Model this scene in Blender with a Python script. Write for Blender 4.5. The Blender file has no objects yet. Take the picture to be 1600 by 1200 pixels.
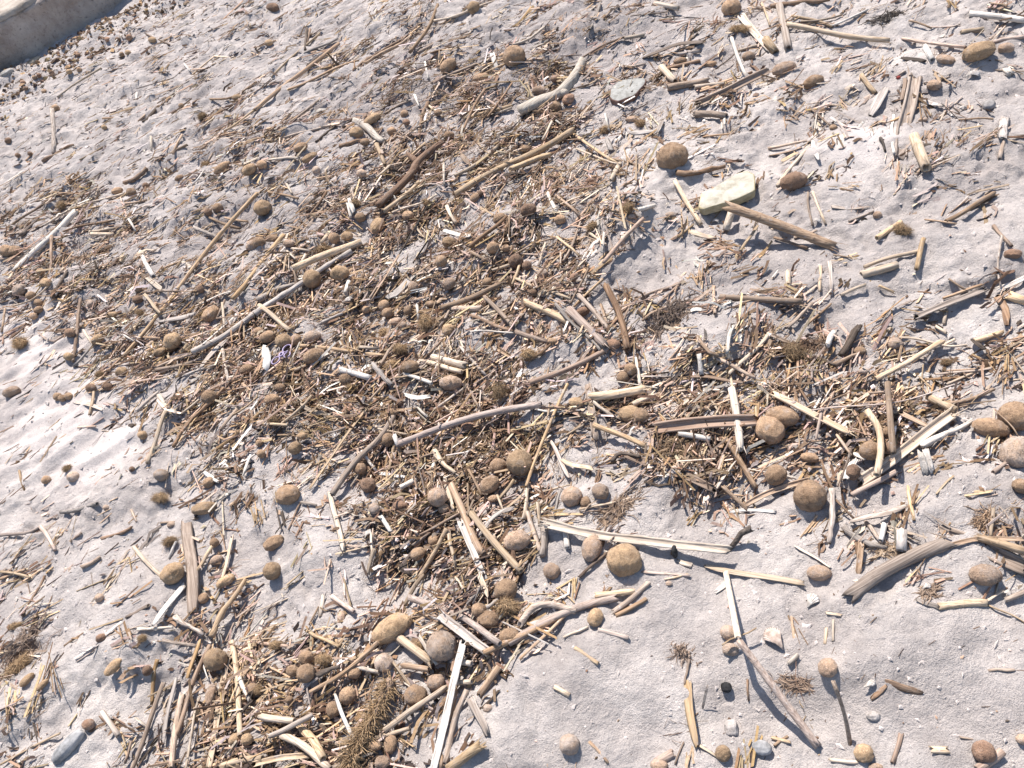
import bpy, bmesh, math, random
import numpy as np
from mathutils import Vector, Matrix
random.seed(7)
RNG = np.random.default_rng(11)
R = math.radians

# ---------------------------------------------------------------- camera
S = bpy.context.scene
COL = S.collection
CAM_H, PITCH, ROLL, FPX = 1.20, R(48.0), R(25.0), 1202.0       # held at chest height, looking down, tilted in the hand
_F = np.array([0.0, math.cos(PITCH), -math.sin(PITCH)])
_U = np.array([0.0, math.sin(PITCH), math.cos(PITCH)])
_RT = np.array([1.0, 0.0, 0.0])
CX = math.cos(ROLL) * _RT - math.sin(ROLL) * _U
CY = math.sin(ROLL) * _RT + math.cos(ROLL) * _U
CPOS = np.array([0.0, 0.0, CAM_H])
cam_data = bpy.data.cameras.new('camera')
cam_data.sensor_width = 36.0
cam_data.lens = 36.0 * FPX / 1600.0
cam_data.clip_start, cam_data.clip_end = 0.02, 1000.0
cam = bpy.data.objects.new('camera', cam_data)
COL.objects.link(cam)
cam.matrix_world = Matrix(((CX[0], CY[0], -_F[0], CPOS[0]), (CX[1], CY[1], -_F[1], CPOS[1]), (CX[2], CY[2], -_F[2], CPOS[2]), (0, 0, 0, 1)))
S.camera = cam

# ---------------------------------------------------------------- sky, sun, exposure
SUN_EL, SUN_AZ = 57.0, 4.0                                      # sun in front of the camera, a touch to the right
world = bpy.data.worlds.new('World')
S.world = world
world.use_nodes = True
wn = world.node_tree
wn.nodes.clear()
sky = wn.nodes.new('ShaderNodeTexSky')
sky.sky_type = 'NISHITA'
sky.sun_disc = False
sky.sun_elevation = R(SUN_EL)
sky.sun_rotation = R(SUN_AZ)
bg = wn.nodes.new('ShaderNodeBackground')
bg.inputs['Strength'].default_value = 0.088
wo = wn.nodes.new('ShaderNodeOutputWorld')
wn.links.new(sky.outputs['Color'], bg.inputs['Color'])
wn.links.new(bg.outputs['Background'], wo.inputs['Surface'])
sun_data = bpy.data.lights.new('sun', 'SUN')
sun_data.energy = 4.2
sun_data.angle = R(0.53)
sun_data.color = (1.0, 0.925, 0.85)
sun = bpy.data.objects.new('sun', sun_data)
COL.objects.link(sun)
sun.rotation_euler = (R(-(90.0 - SUN_EL)), 0.0, R(-SUN_AZ))
sun.location = (0.0, 4.0, 6.0)
S.view_settings.view_transform = 'Standard'
S.view_settings.look = 'None'
S.view_settings.exposure = 1.10
S.view_settings.gamma = 1.0
S.view_settings.use_curve_mapping = False
S.render.engine = 'CYCLES'
S.cycles.max_bounces = 6
# ---------------------------------------------------------------- catalogue (photo pixels, 1600 x 1200)
# seagrass balls: x y length thickness tilt colour  (b brown, o olive, d dark, p pinkish dusty, s sandy, r reddish, f shaggy fuzzy)
BALLS = """
202 59 12 10 0 r;238 63 15 11 0 o;87 169 12 11 0 b;69 143 10 8 0 b;13 220 11 10 0 d;163 199 9 8 0 o;316 182 17 14 0 f;283 165 9 8 0 b
321 258 13 15 0 f;389 265 24 16 35 o;347 262 30 14 35 b;228 290 11 10 0 d;40 138 10 7 0 d;36 129 9 8 0 r;168 62 10 8 0 r;184 62 8 8 0 d;200 82 11 8 0 o
190 85 8 8 0 b;122 86 9 7 0 d;124 109 9 8 0 b;108 112 10 8 20 o;183 298 20 10 15 b;47 240 9 7 0 d;370 152 19 9 10 o;28 243 9 8 0 d;280 278 15 9 30 b;54 121 9 7 0 b;61 118 8 7 0 r
426 12 25 14 0 d;420 67 15 10 0 o;700 103 30 21 40 b;752 121 28 14 12 b;740 12 16 20 0 o;581 186 30 14 32 o;557 208 24 19 0 o;632 178 14 12 0 b;470 230 23 14 20 b;484 246 27 12 30 o
409 257 18 14 0 b;494 266 15 13 0 s;565 271 17 13 0 p;570 222 17 12 0 b;635 191 13 10 0 r;612 205 16 13 0 b;701 212 18 14 20 b;684 176 14 11 0 b
803 88 36 34 0 b;1143 12 30 27 0 b;842 142 23 15 0 p;888 155 22 16 35 r;868 167 20 17 0 b;867 123 15 12 0 d;945 203 20 15 20 f;1063 95 21 11 10 b;1110 100 20 9 10 b;1155 45 34 14 0 f
1170 88 20 16 0 p;820 232 17 12 0 b;922 282 13 10 0 r;1000 193 16 14 0 f;985 186 17 9 0 p;1050 245 49 44 0 b
1225 107 37 21 18 p;1271 128 31 21 22 b;1530 80 49 28 18 o;1572 75 22 16 0 p;1478 93 31 14 -12 p;1460 133 22 17 0 p;1240 283 40 28 15 d;1302 199 12 9 0 b;1442 187 14 8 0 p
10 392 26 19 0 b;24 392 22 17 0 b;30 453 22 18 30 s;48 462 15 14 0 b;72 442 22 14 0 o;60 473 15 12 0 b;52 494 14 11 0 b;60 484 16 11 20 b;31 536 26 22 0 f;95 321 17 14 0 f
340 325 17 16 0 b;325 332 13 13 0 d;397 383 28 18 20 p;313 452 11 14 0 d;216 451 13 12 0 b;215 468 17 14 0 d;142 475 15 13 0 s;218 488 13 11 0 f;330 490 30 20 42 b;152 530 20 15 35 o
269 533 27 27 60 o;249 550 22 14 20 o;107 557 16 13 0 o;175 492 20 10 15 o;155 585 16 12 0 f;190 581 20 16 0 o;109 520 16 14 0 d;63 425 15 12 0 b;205 300 18 13 0 b;385 577 22 16 20 b
410 325 30 25 60 o;590 353 31 22 60 o;638 337 20 16 0 b;522 372 18 18 0 b;542 369 20 15 0 o;487 436 28 28 0 o;531 427 30 24 0 o;405 378 22 17 0 b;425 373 23 14 0 b;452 380 23 12 0 p
505 390 34 15 8 f;742 309 19 13 45 b;750 303 11 10 0 d;702 379 22 18 0 o;689 408 18 20 0 b;770 387 23 19 0 b;790 388 13 12 0 b;780 341 22 16 35 b;701 443 22 18 20 p;646 449 17 18 0 p
761 441 17 14 0 b;673 475 17 11 0 b;637 485 13 16 60 b;600 477 19 18 0 b;606 489 20 17 30 b;572 484 14 12 0 b;617 502 23 12 20 p;628 508 15 12 0 p;600 520 20 17 0 f;700 515 20 18 0 o
443 532 28 22 0 o;418 526 26 18 20 b;462 531 19 17 40 b;405 518 17 14 0 b;487 526 29 19 15 s;490 556 35 23 25 b;641 573 29 21 10 b;540 593 20 18 0 b;704 598 37 24 0 p;665 504 22 30 0 f
625 545 26 18 -10 f;440 574 16 14 0 f;610 571 24 16 30 f;555 318 19 15 0 f;563 340 18 16 0 b;666 316 14 12 0 f
825 328 27 20 15 d;875 343 19 16 0 b;848 427 17 15 0 s;806 408 21 25 0 d;823 415 15 15 0 d;832 458 15 13 0 d;910 487 24 15 20 r;957 538 25 18 0 r;985 577 20 20 0 b;973 590 19 21 0 b
863 533 15 10 0 b;925 353 20 15 30 f;983 324 18 16 0 f;987 338 13 9 0 s;1048 336 18 10 0 s;825 553 30 20 0 f;897 433 12 16 0 r;840 442 14 12 0 d
1371 336 14 12 0 p;1410 360 30 21 -20 f;1583 397 25 16 0 r;1398 537 25 20 0 s;1344 548 18 14 0 b;1240 550 38 30 -20 f;1478 566 16 13 0 f;1350 580 16 11 0 s
18 612 30 16 18 p;90 620 13 14 0 b;97 622 13 12 0 b;107 619 14 12 0 b;142 606 18 14 0 d;168 604 19 14 0 d;327 621 20 24 0 b;223 680 16 15 0 o;105 732 16 12 30 f;72 750 15 13 0 b
115 745 20 17 0 s;252 742 19 23 0 s;250 778 30 18 0 f;326 754 20 17 0 b;319 794 43 20 12 o;265 846 24 17 15 f;270 896 32 36 0 o;166 793 11 9 0 s;267 820 13 11 0 s;335 848 14 15 0 b;338 875 21 15 30 p;206 733 9 9 0 d
450 773 38 33 15 b;461 700 20 22 0 o;472 681 14 13 0 o;428 848 34 21 28 b;425 892 27 28 0 o;607 687 20 22 0 b;562 732 20 20 0 b;683 777 30 30 0 p;731 667 23 16 0 r;778 728 26 26 0 b
765 757 33 26 42 b;812 723 42 40 0 o;693 795 19 16 0 b;678 845 17 20 0 b;653 865 19 24 0 b;780 612 17 28 90 f;405 692 12 12 0 b;408 709 13 14 0 b;425 624 26 18 10 b;437 605 19 13 0 b
427 655 22 16 0 f;612 645 19 14 0 b;625 629 13 12 0 d;575 758 24 26 0 d;625 790 23 17 0 r;585 795 19 18 0 s;808 845 42 34 15 p;770 779 17 12 0 b;547 605 20 13 0 f
900 629 24 16 -8 o;986 647 38 28 -10 o;1002 649 24 22 0 b;893 776 30 34 0 p;938 768 27 26 0 p;915 785 16 19 0 b;925 855 46 32 75 p;975 875 54 50 0 o;862 892 25 26 0 p;1203 672 46 44 -30 b
1222 650 50 32 -10 b;1212 742 31 33 0 b;1265 775 48 48 0 b;1265 715 27 16 -8 b;1360 704 33 30 0 b;1387 675 20 17 0 b;1386 700 18 20 0 d;1333 738 21 26 0 d;1548 668 50 32 -10 b;1588 650 50 44 0 b
1590 707 56 48 60 s;1597 760 22 28 0 b;1280 895 36 25 0 p;1540 898 45 34 0 p
155 934 13 14 0 p;318 935 19 17 0 b;352 908 32 16 30 o;158 997 13 16 0 r;337 1030 36 34 0 o;330 1085 32 18 80 p;367 1155 17 20 0 o;386 1155 20 18 0 o;394 1076 20 17 0 b;177 1042 32 16 45 o
138 1132 19 16 0 r;230 1048 15 17 0 d;222 997 16 12 0 f;28 1042 46 24 45 f;42 1062 26 13 45 o;66 1070 22 10 45 o;25 978 26 13 10 f
612 982 66 36 32 o;690 1010 46 44 0 s;478 1027 22 24 0 b;457 1048 21 18 0 b;478 1052 28 28 0 b;505 1030 24 20 0 f;553 1050 24 20 0 b;600 1035 29 31 0 s;543 1087 26 28 0 b;521 1108 22 24 0 b
649 1087 36 33 0 b;681 1066 32 26 10 p;610 1162 30 20 80 b;586 1165 20 16 0 b;533 965 21 12 80 p;790 922 42 34 0 b;792 947 42 28 0 f;763 968 36 28 0 b;749 953 24 22 0 b;797 995 34 27 0 b
452 1093 13 12 0 b;402 1078 19 16 0 f;597 1191 24 20 0 p;430 1008 20 15 0 f;762 1106 15 13 0 s;655 1008 20 14 0 f
930 965 29 23 65 o;872 940 15 15 0 p;890 1163 33 31 0 s;1138 988 25 22 0 p;1142 1015 26 20 0 s;1130 1177 24 24 0 o;1030 1195 28 18 0 p
1293 1043 28 29 0 p;1350 1177 29 27 0 o;1537 1175 31 34 0 r;1368 1199 22 12 0 p;1597 1155 15 18 0 p;1045 912 12 10 0 s
"""
# stalks: kind colour width lift | points.   kinds: r reed  s split channel  t straw  f flat leaf/strip  b bark twig (the first dark one is a strip standing for a straw's shadow)  ; lift in mm (start,end)
STALKS = """
t grey 7 40,0|81,170 83,205 84,240
b brown 6 6|67,251 90,240 114,226
b dark 7 4|225,192 248,167
t tan 4 4|216,190 236,170
t white 3 6|288,100 297,111
t cream 4 6|236,213 237,236
t brown 3 6|228,53 265,70
t straw 3 4|335,88 368,91
t straw 3 4|300,117 335,88
t tan 4 4|328,155 362,150 400,128
t straw 4 4|350,205 400,170
b tan 6 3|262,243 292,226
b brown 7 4|195,286 213,278 228,263
t straw 4 4|315,200 335,184
t white 3 8|300,290 318,267
t tan 4 6|322,258 332,240
t tan 3 4|98,292 135,270
t straw 3 4|125,250 160,230
t straw 3 4|90,152 158,106
t brown 3 4|146,97 190,90
t white 3 6|212,163 214,145
t tan 3 4|192,183 160,185
t tan 4 5|270,240 285,210
r tan 6 6|398,172 465,122 530,68
b dark 5 14,0|479,45 476,78
b brown 4 14,0|484,46 477,78
t grey 6 8|475,83 528,60
b dark 7 4|480,104 498,88
r tan 5 8|684,8 668,45 640,82
t straw 5 5|673,33 720,22 780,0
b brown 6 4|652,84 690,62
b brown 5 4|660,88 685,78 706,73
b brown 5 6|555,108 600,78 642,53
b tan 5 8|570,100 612,74 640,58
t tan 4 4|450,140 560,95
t cream 5 8|525,105 538,121
t cream 5 8|552,96 560,108
t white 4 12,2|664,97 669,122
t tan 6 4|673,130 745,100
t white 8 18,4|769,85 777,112
b brown 6 8|668,160 660,185 655,215
b brown 5 18|757,140 738,170 722,205
t pink 5 10|750,150 785,170
t cream 4 8|755,182 800,168
t cream 4 10|670,165 692,182
t white 4 8|648,148 655,166
b dark 4 4|535,200 553,184
b brown 7 4|530,228 565,218
r straw 6 10|588,225 602,258
t straw 6 8|590,276 608,260
t straw 5 10|630,256 664,224
t straw 6 6|710,275 760,245 800,212
r straw 10 12|710,305 800,254 895,203
f tan 8 8|721,242 735,258
t tan 4 4|445,215 480,205 520,195
b dark 4 4|493,222 527,196
t tan 4 4|600,178 622,164 642,156
t cream 6 6|420,250 466,247
t cream 4 8|440,275 456,302
t cream 4 12|693,255 694,288
t brown 4 12|762,182 800,130
t straw 5 8|800,165 730,185
t straw 4 12|745,120 790,100
t straw 4 4|425,120 500,52
t tan 4 4|455,190 497,157
t straw 4 4|500,108 530,98
f grey 6 10|938,3 931,25 922,45
t cream 5 6|893,38 930,10
t cream 6 6|802,70 830,58 850,42
r cream 8 6|1023,5 1060,13
t tan 3 4|985,25 1045,18
s cream 11 16,4|1157,22 1180,50 1203,76
t brown 4 4|910,90 940,72 975,58
t straw 7 6|975,60 1007,55
f brown 11 8|1005,90 1030,80 1062,68 1098,66
t grey 7 6|1060,85 1093,80
t brown 6 6|1040,108 1093,95
t tan 5 6|975,105 1008,100
r cream 10 10|1033,105 1055,128
r tan 10 12|1043,137 1105,127
t straw 7 8|1085,136 1132,130
s wood 13 16,26|1090,162 1140,140 1200,110
r tan 10 8|1085,179 1112,177 1135,182
t white 6 12|1143,60 1155,90 1168,122
t brown 3 18|1118,108 1152,80
f grey 9 16,5|985,208 1023,204
f grey 6 16|1027,207 1037,185
t white 5 14|946,178 951,203
r straw 8 10|798,264 830,252 860,242
t straw 5 10|897,210 930,233 967,256
t tan 5 8|960,248 1000,258
t cream 4 10|900,232 970,257
t cream 8 12|955,282 968,256
b brown 9 10|1058,270 1095,266 1133,260
f grey 9 16|955,234 948,216
t brown 3 12|850,152 920,132
t straw 3 12|870,150 938,122
t tan 4 6|1098,214 1148,208
t tan 4 10|1065,225 1093,210
r straw 7 10|1055,283 1073,318 1095,350
t white 5 10|810,188 807,224
t cream 4 12|862,190 848,218
t cream 4 6|1190,70 1150,80
t straw 6 6|1238,25 1270,32 1300,42
t gold 4 8|1252,33 1315,23
r straw 8 12|1230,38 1310,54 1390,63
t pink 6 8|1410,60 1450,66 1508,74
t white 4 10|1300,40 1325,28 1355,15
b brown 8 6|1205,10 1250,4 1295,0
r grey 11 14,6|1218,8 1226,40 1232,76
r straw 12 14|1196,60 1212,82
r white 9 14|1515,21 1555,26 1602,32
r straw 8 12|1500,51 1536,46
t pink 3 8|1455,42 1500,40
t tan 3 8|1420,32 1455,44
r white 9 20|1446,74 1457,94
f dark 6 12|1408,91 1446,96
t tan 5 6|1400,120 1415,110
t pink 6 8|1552,66 1602,57
s wood 20 12|1431,117 1424,160 1414,200 1409,242
f brown 6 12|1414,122 1409,156
r straw 15 14|1428,213 1438,240 1447,262
r straw 7 14,2|1346,117 1356,133 1368,146
f grey 14 14,4|1386,137 1372,160 1361,180
f white 4 12|1397,178 1393,205 1397,240
t brown 5 10|1265,168 1300,198
f white 4 8|1297,183 1333,203 1350,190
f white 7 16|1275,204 1270,225 1279,249
t tan 5 10|1200,232 1262,220
t cream 6 12|1215,290 1240,258 1265,228
f brown 9 10|1203,243 1230,236 1252,230
f straw 7 10|1222,252 1248,238
f grey 8 8|1440,158 1475,166
t brown 3 6|1443,130 1484,120
t tan 3 8|1498,187 1552,186
f grey 13 24,4|1571,183 1566,215
r tan 6 8|1571,212 1562,248
b dark 5 8|1376,216 1383,236
t straw 4 6|1203,40 1190,5
t white 12 14|1572,108 1580,117
r white 9 8|118,330 70,380 22,425
t cream 4 8|24,422 10,442
b brown 5 12|80,370 79,400 76,432
b brown 6 6|33,368 62,340
r cream 6 10|142,366 178,367
t cream 5 10|140,362 180,357
t brown 4 6|98,362 140,352 178,344
t white 4 10|201,342 212,361
r white 7 14|220,394 230,415 240,432
f cream 8 14|229,434 252,452
r gold 6 18,8|402,302 300,425 194,556
t brown 4 10|194,556 158,592
r gold 7 12|443,367 403,415 363,467
t grey 7 10|305,356 346,373
t tan 5 8|328,340 375,357
t tan 5 10|350,340 386,346
f cream 6 10|283,408 305,424
t cream 6 16|226,460 250,490
t brown 3 10|200,460 282,455
t tan 4 8|252,421 285,407
t brown 4 8|400,382 350,428 330,452
f white 6 12|305,478 335,466 362,455
r grey 9 14|300,550 350,525 402,487
t tan 6 8|232,580 275,562 300,553
r tan 6 10|243,578 302,566
f grey 8 16|314,574 335,548 356,530
t grey 5 8|290,586 320,578 352,565
t cream 5 12|347,540 357,597
t brown 4 10|338,500 352,468
t cream 4 16|347,472 352,515
b brown 5 16|125,468 119,520 114,565
t gold 4 10|20,478 55,465 100,418
t brown 5 10|110,418 82,462
f straw 5 8|86,546 70,572
t pink 4 8|60,520 82,534 98,525
t tan 4 12,0|8,482 2,518
t cream 4 10|131,516 145,538
t grey 5 8|115,572 145,537
t tan 4 6|0,405 60,394
f grey 9 10|250,502 305,490
t tan 4 10|225,527 250,529
t white 4 10|193,523 210,534
t tan 4 4|0,340 45,318 110,300
t straw 4 6|112,338 160,322 200,300
t brown 4 6|75,312 20,350
t tan 5 8|195,318 230,312
t straw 4 6|70,352 130,322 195,302
f brown 14 60,6|668,320 640,362 612,410 580,470
r straw 11 14|458,420 510,398 565,378
b grey 9 16|400,490 455,455 510,415 548,394
b grey 9 10|404,470 435,452 478,442
r cream 7 14|405,477 453,517
t tan 5 14|460,420 464,455
t tan 5 14|598,364 592,405
r white 7 18|545,440 540,458
f grey 14 8|604,466 628,448 647,428
t tan 5 8|500,505 562,476
b grey 5 8|500,506 535,490
r gold 6 12|470,540 520,545 600,556
t straw 7 14|562,542 590,545
r tan 9 12|706,482 753,482
t tan 7 10|686,512 702,485
r tan 8 16|690,481 740,464 783,443
r tan 7 16|757,464 802,510
t brown 6 10|735,492 770,506 802,516
t cream 4 8|660,523 694,525
t white 3 12|735,518 802,520
r cream 11 14|676,558 728,571
r cream 8 14|668,566 722,581
t tan 6 14|590,576 618,536
t brown 4 12|660,563 692,530
r white 9 12|534,578 580,591
b grey 8 10|582,570 612,602
r white 6 14|632,584 675,599
t gold 5 12|615,590 672,580
t white 5 14|651,476 655,500
t grey 5 10|720,542 760,588
s tan 7 12|778,545 802,560
t brown 5 10|460,580 495,567
t brown 4 14|622,400 578,465
t tan 6 12|735,393 762,408
t straw 6 12|770,422 796,414
r brown 6 14|733,386 762,362 792,338
t cream 6 12|698,322 712,348
f white 7 14|692,360 715,366 736,368
r straw 7 18|600,330 640,300 655,284
t cream 4 14|612,332 682,304
f white 9 16|545,310 552,332
t white 5 12|543,318 548,338
t straw 4 10|428,398 452,418
t cream 6 14|448,392 462,405
t cream 6 12|515,362 503,378
t cream 5 14|456,388 485,392
t brown 4 12|480,340 510,300
t cream 5 10|470,412 478,398
t tan 5 14|420,300 465,310
r straw 10 14|817,470 855,487 892,506
r pink 14 22,10|889,484 915,510 946,542
b grey 5 16|868,474 900,510 938,547
r tan 7 20,10|904,461 930,488 951,515
t cream 5 16|806,435 845,452 891,467
r brown 10 12|946,446 963,480 974,512 980,546
t tan 5 14|939,476 950,510
t tan 4 16|892,473 919,420
t gold 5 14|896,480 942,436
r pink 6 22|943,410 975,372 1006,341
t white 6 14|855,300 870,332
t tan 5 12|868,305 905,336
t cream 5 16|921,364 947,382
t white 5 16|941,396 944,362
t white 7 16|995,328 1023,321
t straw 5 10|1060,370 1083,351
f cream 9 22,6|1080,362 1100,368 1118,372
r cream 11 30,10|1144,326 1134,360
r tan 15 62,8|1136,322 1175,341 1215,357 1258,373 1304,386
t straw 6 24|1157,391 1183,354
r tan 9 22|1124,464 1180,467 1252,471
r tan 5 16|1115,447 1117,491
r pink 8 14|828,598 885,578 943,549
r brown 8 12|805,518 830,527 857,535
b brown 6 14|820,562 845,550 868,533
r white 7 16|1092,553 1096,585
t straw 6 14|1138,585 1168,556 1202,520
f brown 8 14|1078,589 1120,594 1160,598
t grey 3 10|1000,588 1045,589
r cream 6 14|993,560 1000,602
t tan 6 16|1090,526 1105,548 1122,556
f white 7 22|1146,508 1138,528 1136,552
f cream 7 18|1131,540 1141,562
t brown 5 20|1005,463 1068,440
t brown 4 14|1028,475 1060,445
t tan 4 14|800,400 835,380 868,372
t tan 4 14|880,408 909,340
t cream 4 12|842,415 852,380
t straw 4 16|870,370 905,400
t tan 5 14|1005,500 1045,478
t brown 4 16|985,478 975,500
t straw 5 16|800,445 812,412
t tan 4 12|845,310 868,296
t straw 5 14|950,515 965,495
t tan 6 12|1180,590 1120,560
s cream 9 22|1203,346 1232,356
t brown 5 16|1210,371 1235,379 1262,388
t tan 5 14|1240,372 1276,360
f grey 7 8|1300,323 1328,326 1358,323
t tan 4 8|1326,346 1365,330
r straw 8 14|1370,372 1408,347
r tan 7 16|1478,346 1515,325 1553,302
t tan 5 10|1445,343 1495,350
r straw 7 20|1432,421 1443,373
r straw 6 16|1350,417 1390,402 1437,392
r straw 12 14|1346,430 1375,422 1402,414
t straw 6 12|1315,460 1352,445
t straw 7 14|1373,446 1397,457
t straw 5 14|1282,415 1281,455
t grey 7 16,2|1296,410 1299,458
r cream 8 18|1231,425 1232,445
s wood 13 18|1431,494 1485,472 1541,450
t tan 5 12|1474,466 1535,445
t tan 6 12|1483,436 1512,455
f brown 10 14|1557,463 1570,480 1573,508
r straw 13 16|1576,461 1604,472
f white 8 14|1556,452 1580,444 1604,433
t straw 6 12|1475,505 1478,485
t straw 5 10|1462,510 1478,520
t tan 6 12|1230,512 1270,473
t tan 5 10|1260,508 1298,475
b dark 12 16|1317,556 1330,535 1344,508
b white 10 18|1292,540 1304,518
b tan 8 12|1304,570 1338,553
b dark 6 14|1250,551 1278,560 1306,570
s tan 8 14|1200,520 1232,534
r straw 8 16|1368,592 1420,566 1472,533
t straw 4 14|1405,527 1510,539
r straw 8 14|1522,533 1566,520
f dark 11 18|1518,530 1538,546
t tan 4 14|1462,585 1548,576
t straw 5 12|1480,600 1550,574
t brown 6 14|1552,352 1580,384
t grey 4 12|1566,368 1564,448
t straw 5 16|1472,540 1492,530
t cream 4 8|1290,350 1270,300
t tan 4 10|1263,300 1270,352
t tan 4 12|1302,398 1330,403
f wood 18 10|290,812 294,850 300,890 301,956
r straw 6 12|259,642 245,685 230,724
b brown 6 10|271,698 310,652 350,607
t grey 7 10|214,643 247,613
b cream 7 12|249,618 256,631 277,646
t cream 5 14|285,645 312,624
f grey 7 8|115,628 135,632 160,640
t gold 5 18|146,600 140,648
t pink 4 6|122,668 150,666
r grey 6 8|95,800 125,796 152,787
t pink 6 12|0,836 40,829 63,824
t pink 6 14|63,822 76,838 86,860
t gold 4 16,0|30,735 38,766
b brown 7 8|160,842 183,834 206,824
t tan 6 10|128,886 157,870
r cream 6 14|209,855 232,882 256,904
s straw 8 20|362,838 355,868 346,905
t straw 6 14|308,892 332,853
t tan 4 8|250,817 310,810
t tan 4 10|205,797 213,815
b brown 5 8|110,847 127,832
f white 8 12|390,712 380,742
f white 9 14|320,738 341,753
r gold 6 12|332,706 370,676 412,640
t gold 5 14|360,650 402,620
t white 4 12|275,846 264,872
t tan 6 14|370,640 345,672
r pinkb 10 20,12|622,694 680,668 730,652 790,640 846,632
r tan 9 22,10|519,773 560,718 592,685 615,651
s straw 6 16|484,762 525,702 572,638
t straw 5 14|440,662 486,619
f straw 6 14|468,630 488,642 512,648
b tan 5 14|598,735 622,702
t brown 5 16|595,735 640,722 692,703
r gold 5 16|628,722 618,690 608,735
r white 7 22|616,680 622,697
b cream 8 22|680,704 690,724 712,739
f cream 9 12|514,768 525,815 536,860
t white 5 14|565,705 588,736
f white 5 14|590,740 632,745
r white 8 16|625,762 650,750
f white 7 16|595,806 610,830
f cream 8 18|695,745 701,770 708,797
r tan 11 16|705,758 725,800 745,850 756,866
r straw 11 16|735,800 770,845 814,893
s white 10 14|719,814 738,858 756,903
f grey 9 22|748,838 772,812 802,794
t brown 5 14|655,836 690,818 722,800
b brown 5 14|645,852 672,833
r gold 7 18|655,902 676,866 698,826
t cream 7 14|701,830 712,884
t cream 4 12|580,832 585,872
t straw 7 12|584,858 575,897
t cream 4 10|524,866 575,853
t straw 7 18|780,780 803,750
t tan 5 14|732,733 752,772
t cream 5 12|772,765 786,797
t tan 5 14|728,600 752,642
t white 5 18|651,634 668,652
f white 10 20|632,617 650,622 672,620
t grey 5 14|678,640 732,602
t tan 5 18|575,628 600,600
t straw 5 14|590,670 640,680
t straw 7 14|420,662 450,664
t tan 4 14|500,682 540,668
t grey 5 10|470,785 495,790
b brown 3 6|469,785 450,828
t tan 4 10|592,745 650,760
s cream 15 27,27|851,816 920,828 1000,840 1070,851 1138,859
b grey 12 10|852,826 850,845 848,868
r cream 12 18|1143,607 1150,650 1157,702
r tan 8 16|1132,684 1155,720 1181,762
f grey 8 20|1102,782 1125,752 1150,720
s brown 14 14|982,710 1050,734 1115,764
b dark 7 12|955,722 968,708 1000,714
s pink 19 16|1018,670 1090,664 1180,656
r white 8 12|1060,677 1110,686
r gold 8 16|928,664 970,680 1008,697
s tan 12 14|918,600 924,640 930,684
r straw 13 16|924,620 965,616 1008,608
t cream 7 14|928,628 960,652
r cream 8 18|988,632 1022,618
t white 5 12|840,640 906,641
r gold 5 20|887,600 860,665 838,715 822,760
t cream 7 12|825,755 818,812
f pink 7 14|860,688 872,715 889,746
f straw 8 14|878,718 895,726 926,732
t gold 5 12|875,686 912,664
t cream 4 8|836,774 892,757
t grey 5 12|864,812 876,764
r tan 7 14|824,800 834,830 844,862
t cream 6 14|840,785 843,822
t straw 4 12|905,796 960,785 985,778
t brown 5 10|968,775 994,757
t pink 7 10|982,754 1001,735
f brown 5 8|1050,868 1053,845 
f cream 10 10|1058,876 1080,883
f cream 9 14|1100,884 1150,893 1256,912
s tan 9 16|1166,788 1200,772 1262,750
r tan 7 14|1130,760 1168,797
f white 5 14|1140,800 1165,797 1212,800
t pink 5 8|1003,893 1078,900
b brown 5 14|905,902 930,878 952,862
r white 9 14|883,830 887,856
b dark 12 30,6|1172,826 1155,838 1139,856
s straw 14 18|1208,613 1260,642 1332,676
t pink 4 30|1268,641 1380,632 1490,601
r tan 9 50|1387,598 1391,640 1396,708
r straw 10 44|1355,642 1372,668 1376,702 1370,742
s straw 17 20|1344,752 1410,706 1492,643
r pink 8 16|1330,774 1365,757 1400,737
f white 11 36,14|1437,705 1446,741
f white 10 36,14|1446,702 1457,738
b white 10 24|1440,697 1475,682 1519,657
f white 10 20|1322,748 1328,730 1339,717
f white 9 18|1335,708 1350,718
r straw 11 22|1449,619 1494,641
s tan 10 18|1409,645 1448,664
t tan 7 14|1470,632 1510,622 1552,608
t tan 5 14|1330,618 1440,600
t pink 5 28|1275,686 1284,638
t tan 5 16|1308,680 1331,712
t straw 6 20,2|1419,760 1423,785 1428,812
t straw 4 12|1463,772 1490,744
r wood 20 20,10|1328,932 1370,899 1420,873 1482,848
s wood 26 16|1472,832 1530,852 1604,888
b grey 9 18|1300,765 1299,800 1296,848
b grey 10 12|1318,822 1340,840 1384,856
r white 8 16|1376,845 1382,818
r grey 15 24|1408,860 1409,828
t tan 6 14|1352,814 1378,848
f brown 8 12|1338,848 1346,885
s tan 9 16|1341,893 1346,848
f cream 7 14|1243,853 1265,866 1296,886
t brown 4 20|1305,780 1336,812
r pink 7 18|1552,738 1604,703
t tan 3 30|1555,640 1590,680
t straw 6 16|1548,838 1552,795
f grey 10 14|1330,815 1375,805 1415,790
t brown 4 20|1330,700 1310,760
s tan 8 20|1460,860 1530,842 1600,842
r gold 12 24|1530,840 1602,862
t straw 4 10|1556,930 1562,895
s cream 12 18|355,1025 345,1090 325,1202
r tan 7 16|205,1204 235,1125 256,1066
r gold 6 14|238,1100 242,1050 246,1030
f white 9 16|240,976 265,944 289,914
b gold 10 16|330,995 352,950 384,906
b grey 8 14|273,964 295,978 317,992
t brown 7 10|198,964 232,946
t cream 5 12|213,983 270,980
r grey 8 14|160,1113 185,1150
t brown 5 12|195,1192 205,1158
r brown 7 18|275,1150 295,1075 328,1008
f gold 9 16|292,1060 305,1020 312,1000
r tan 9 12|268,1200 275,1150 285,1085
f grey 9 14|255,1160 262,1110 275,1060
t straw 6 12|290,1202 300,1120 312,1090
r cream 8 18|362,1002 368,1050 375,1150
t cream 7 14|374,1058 391,1097
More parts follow.
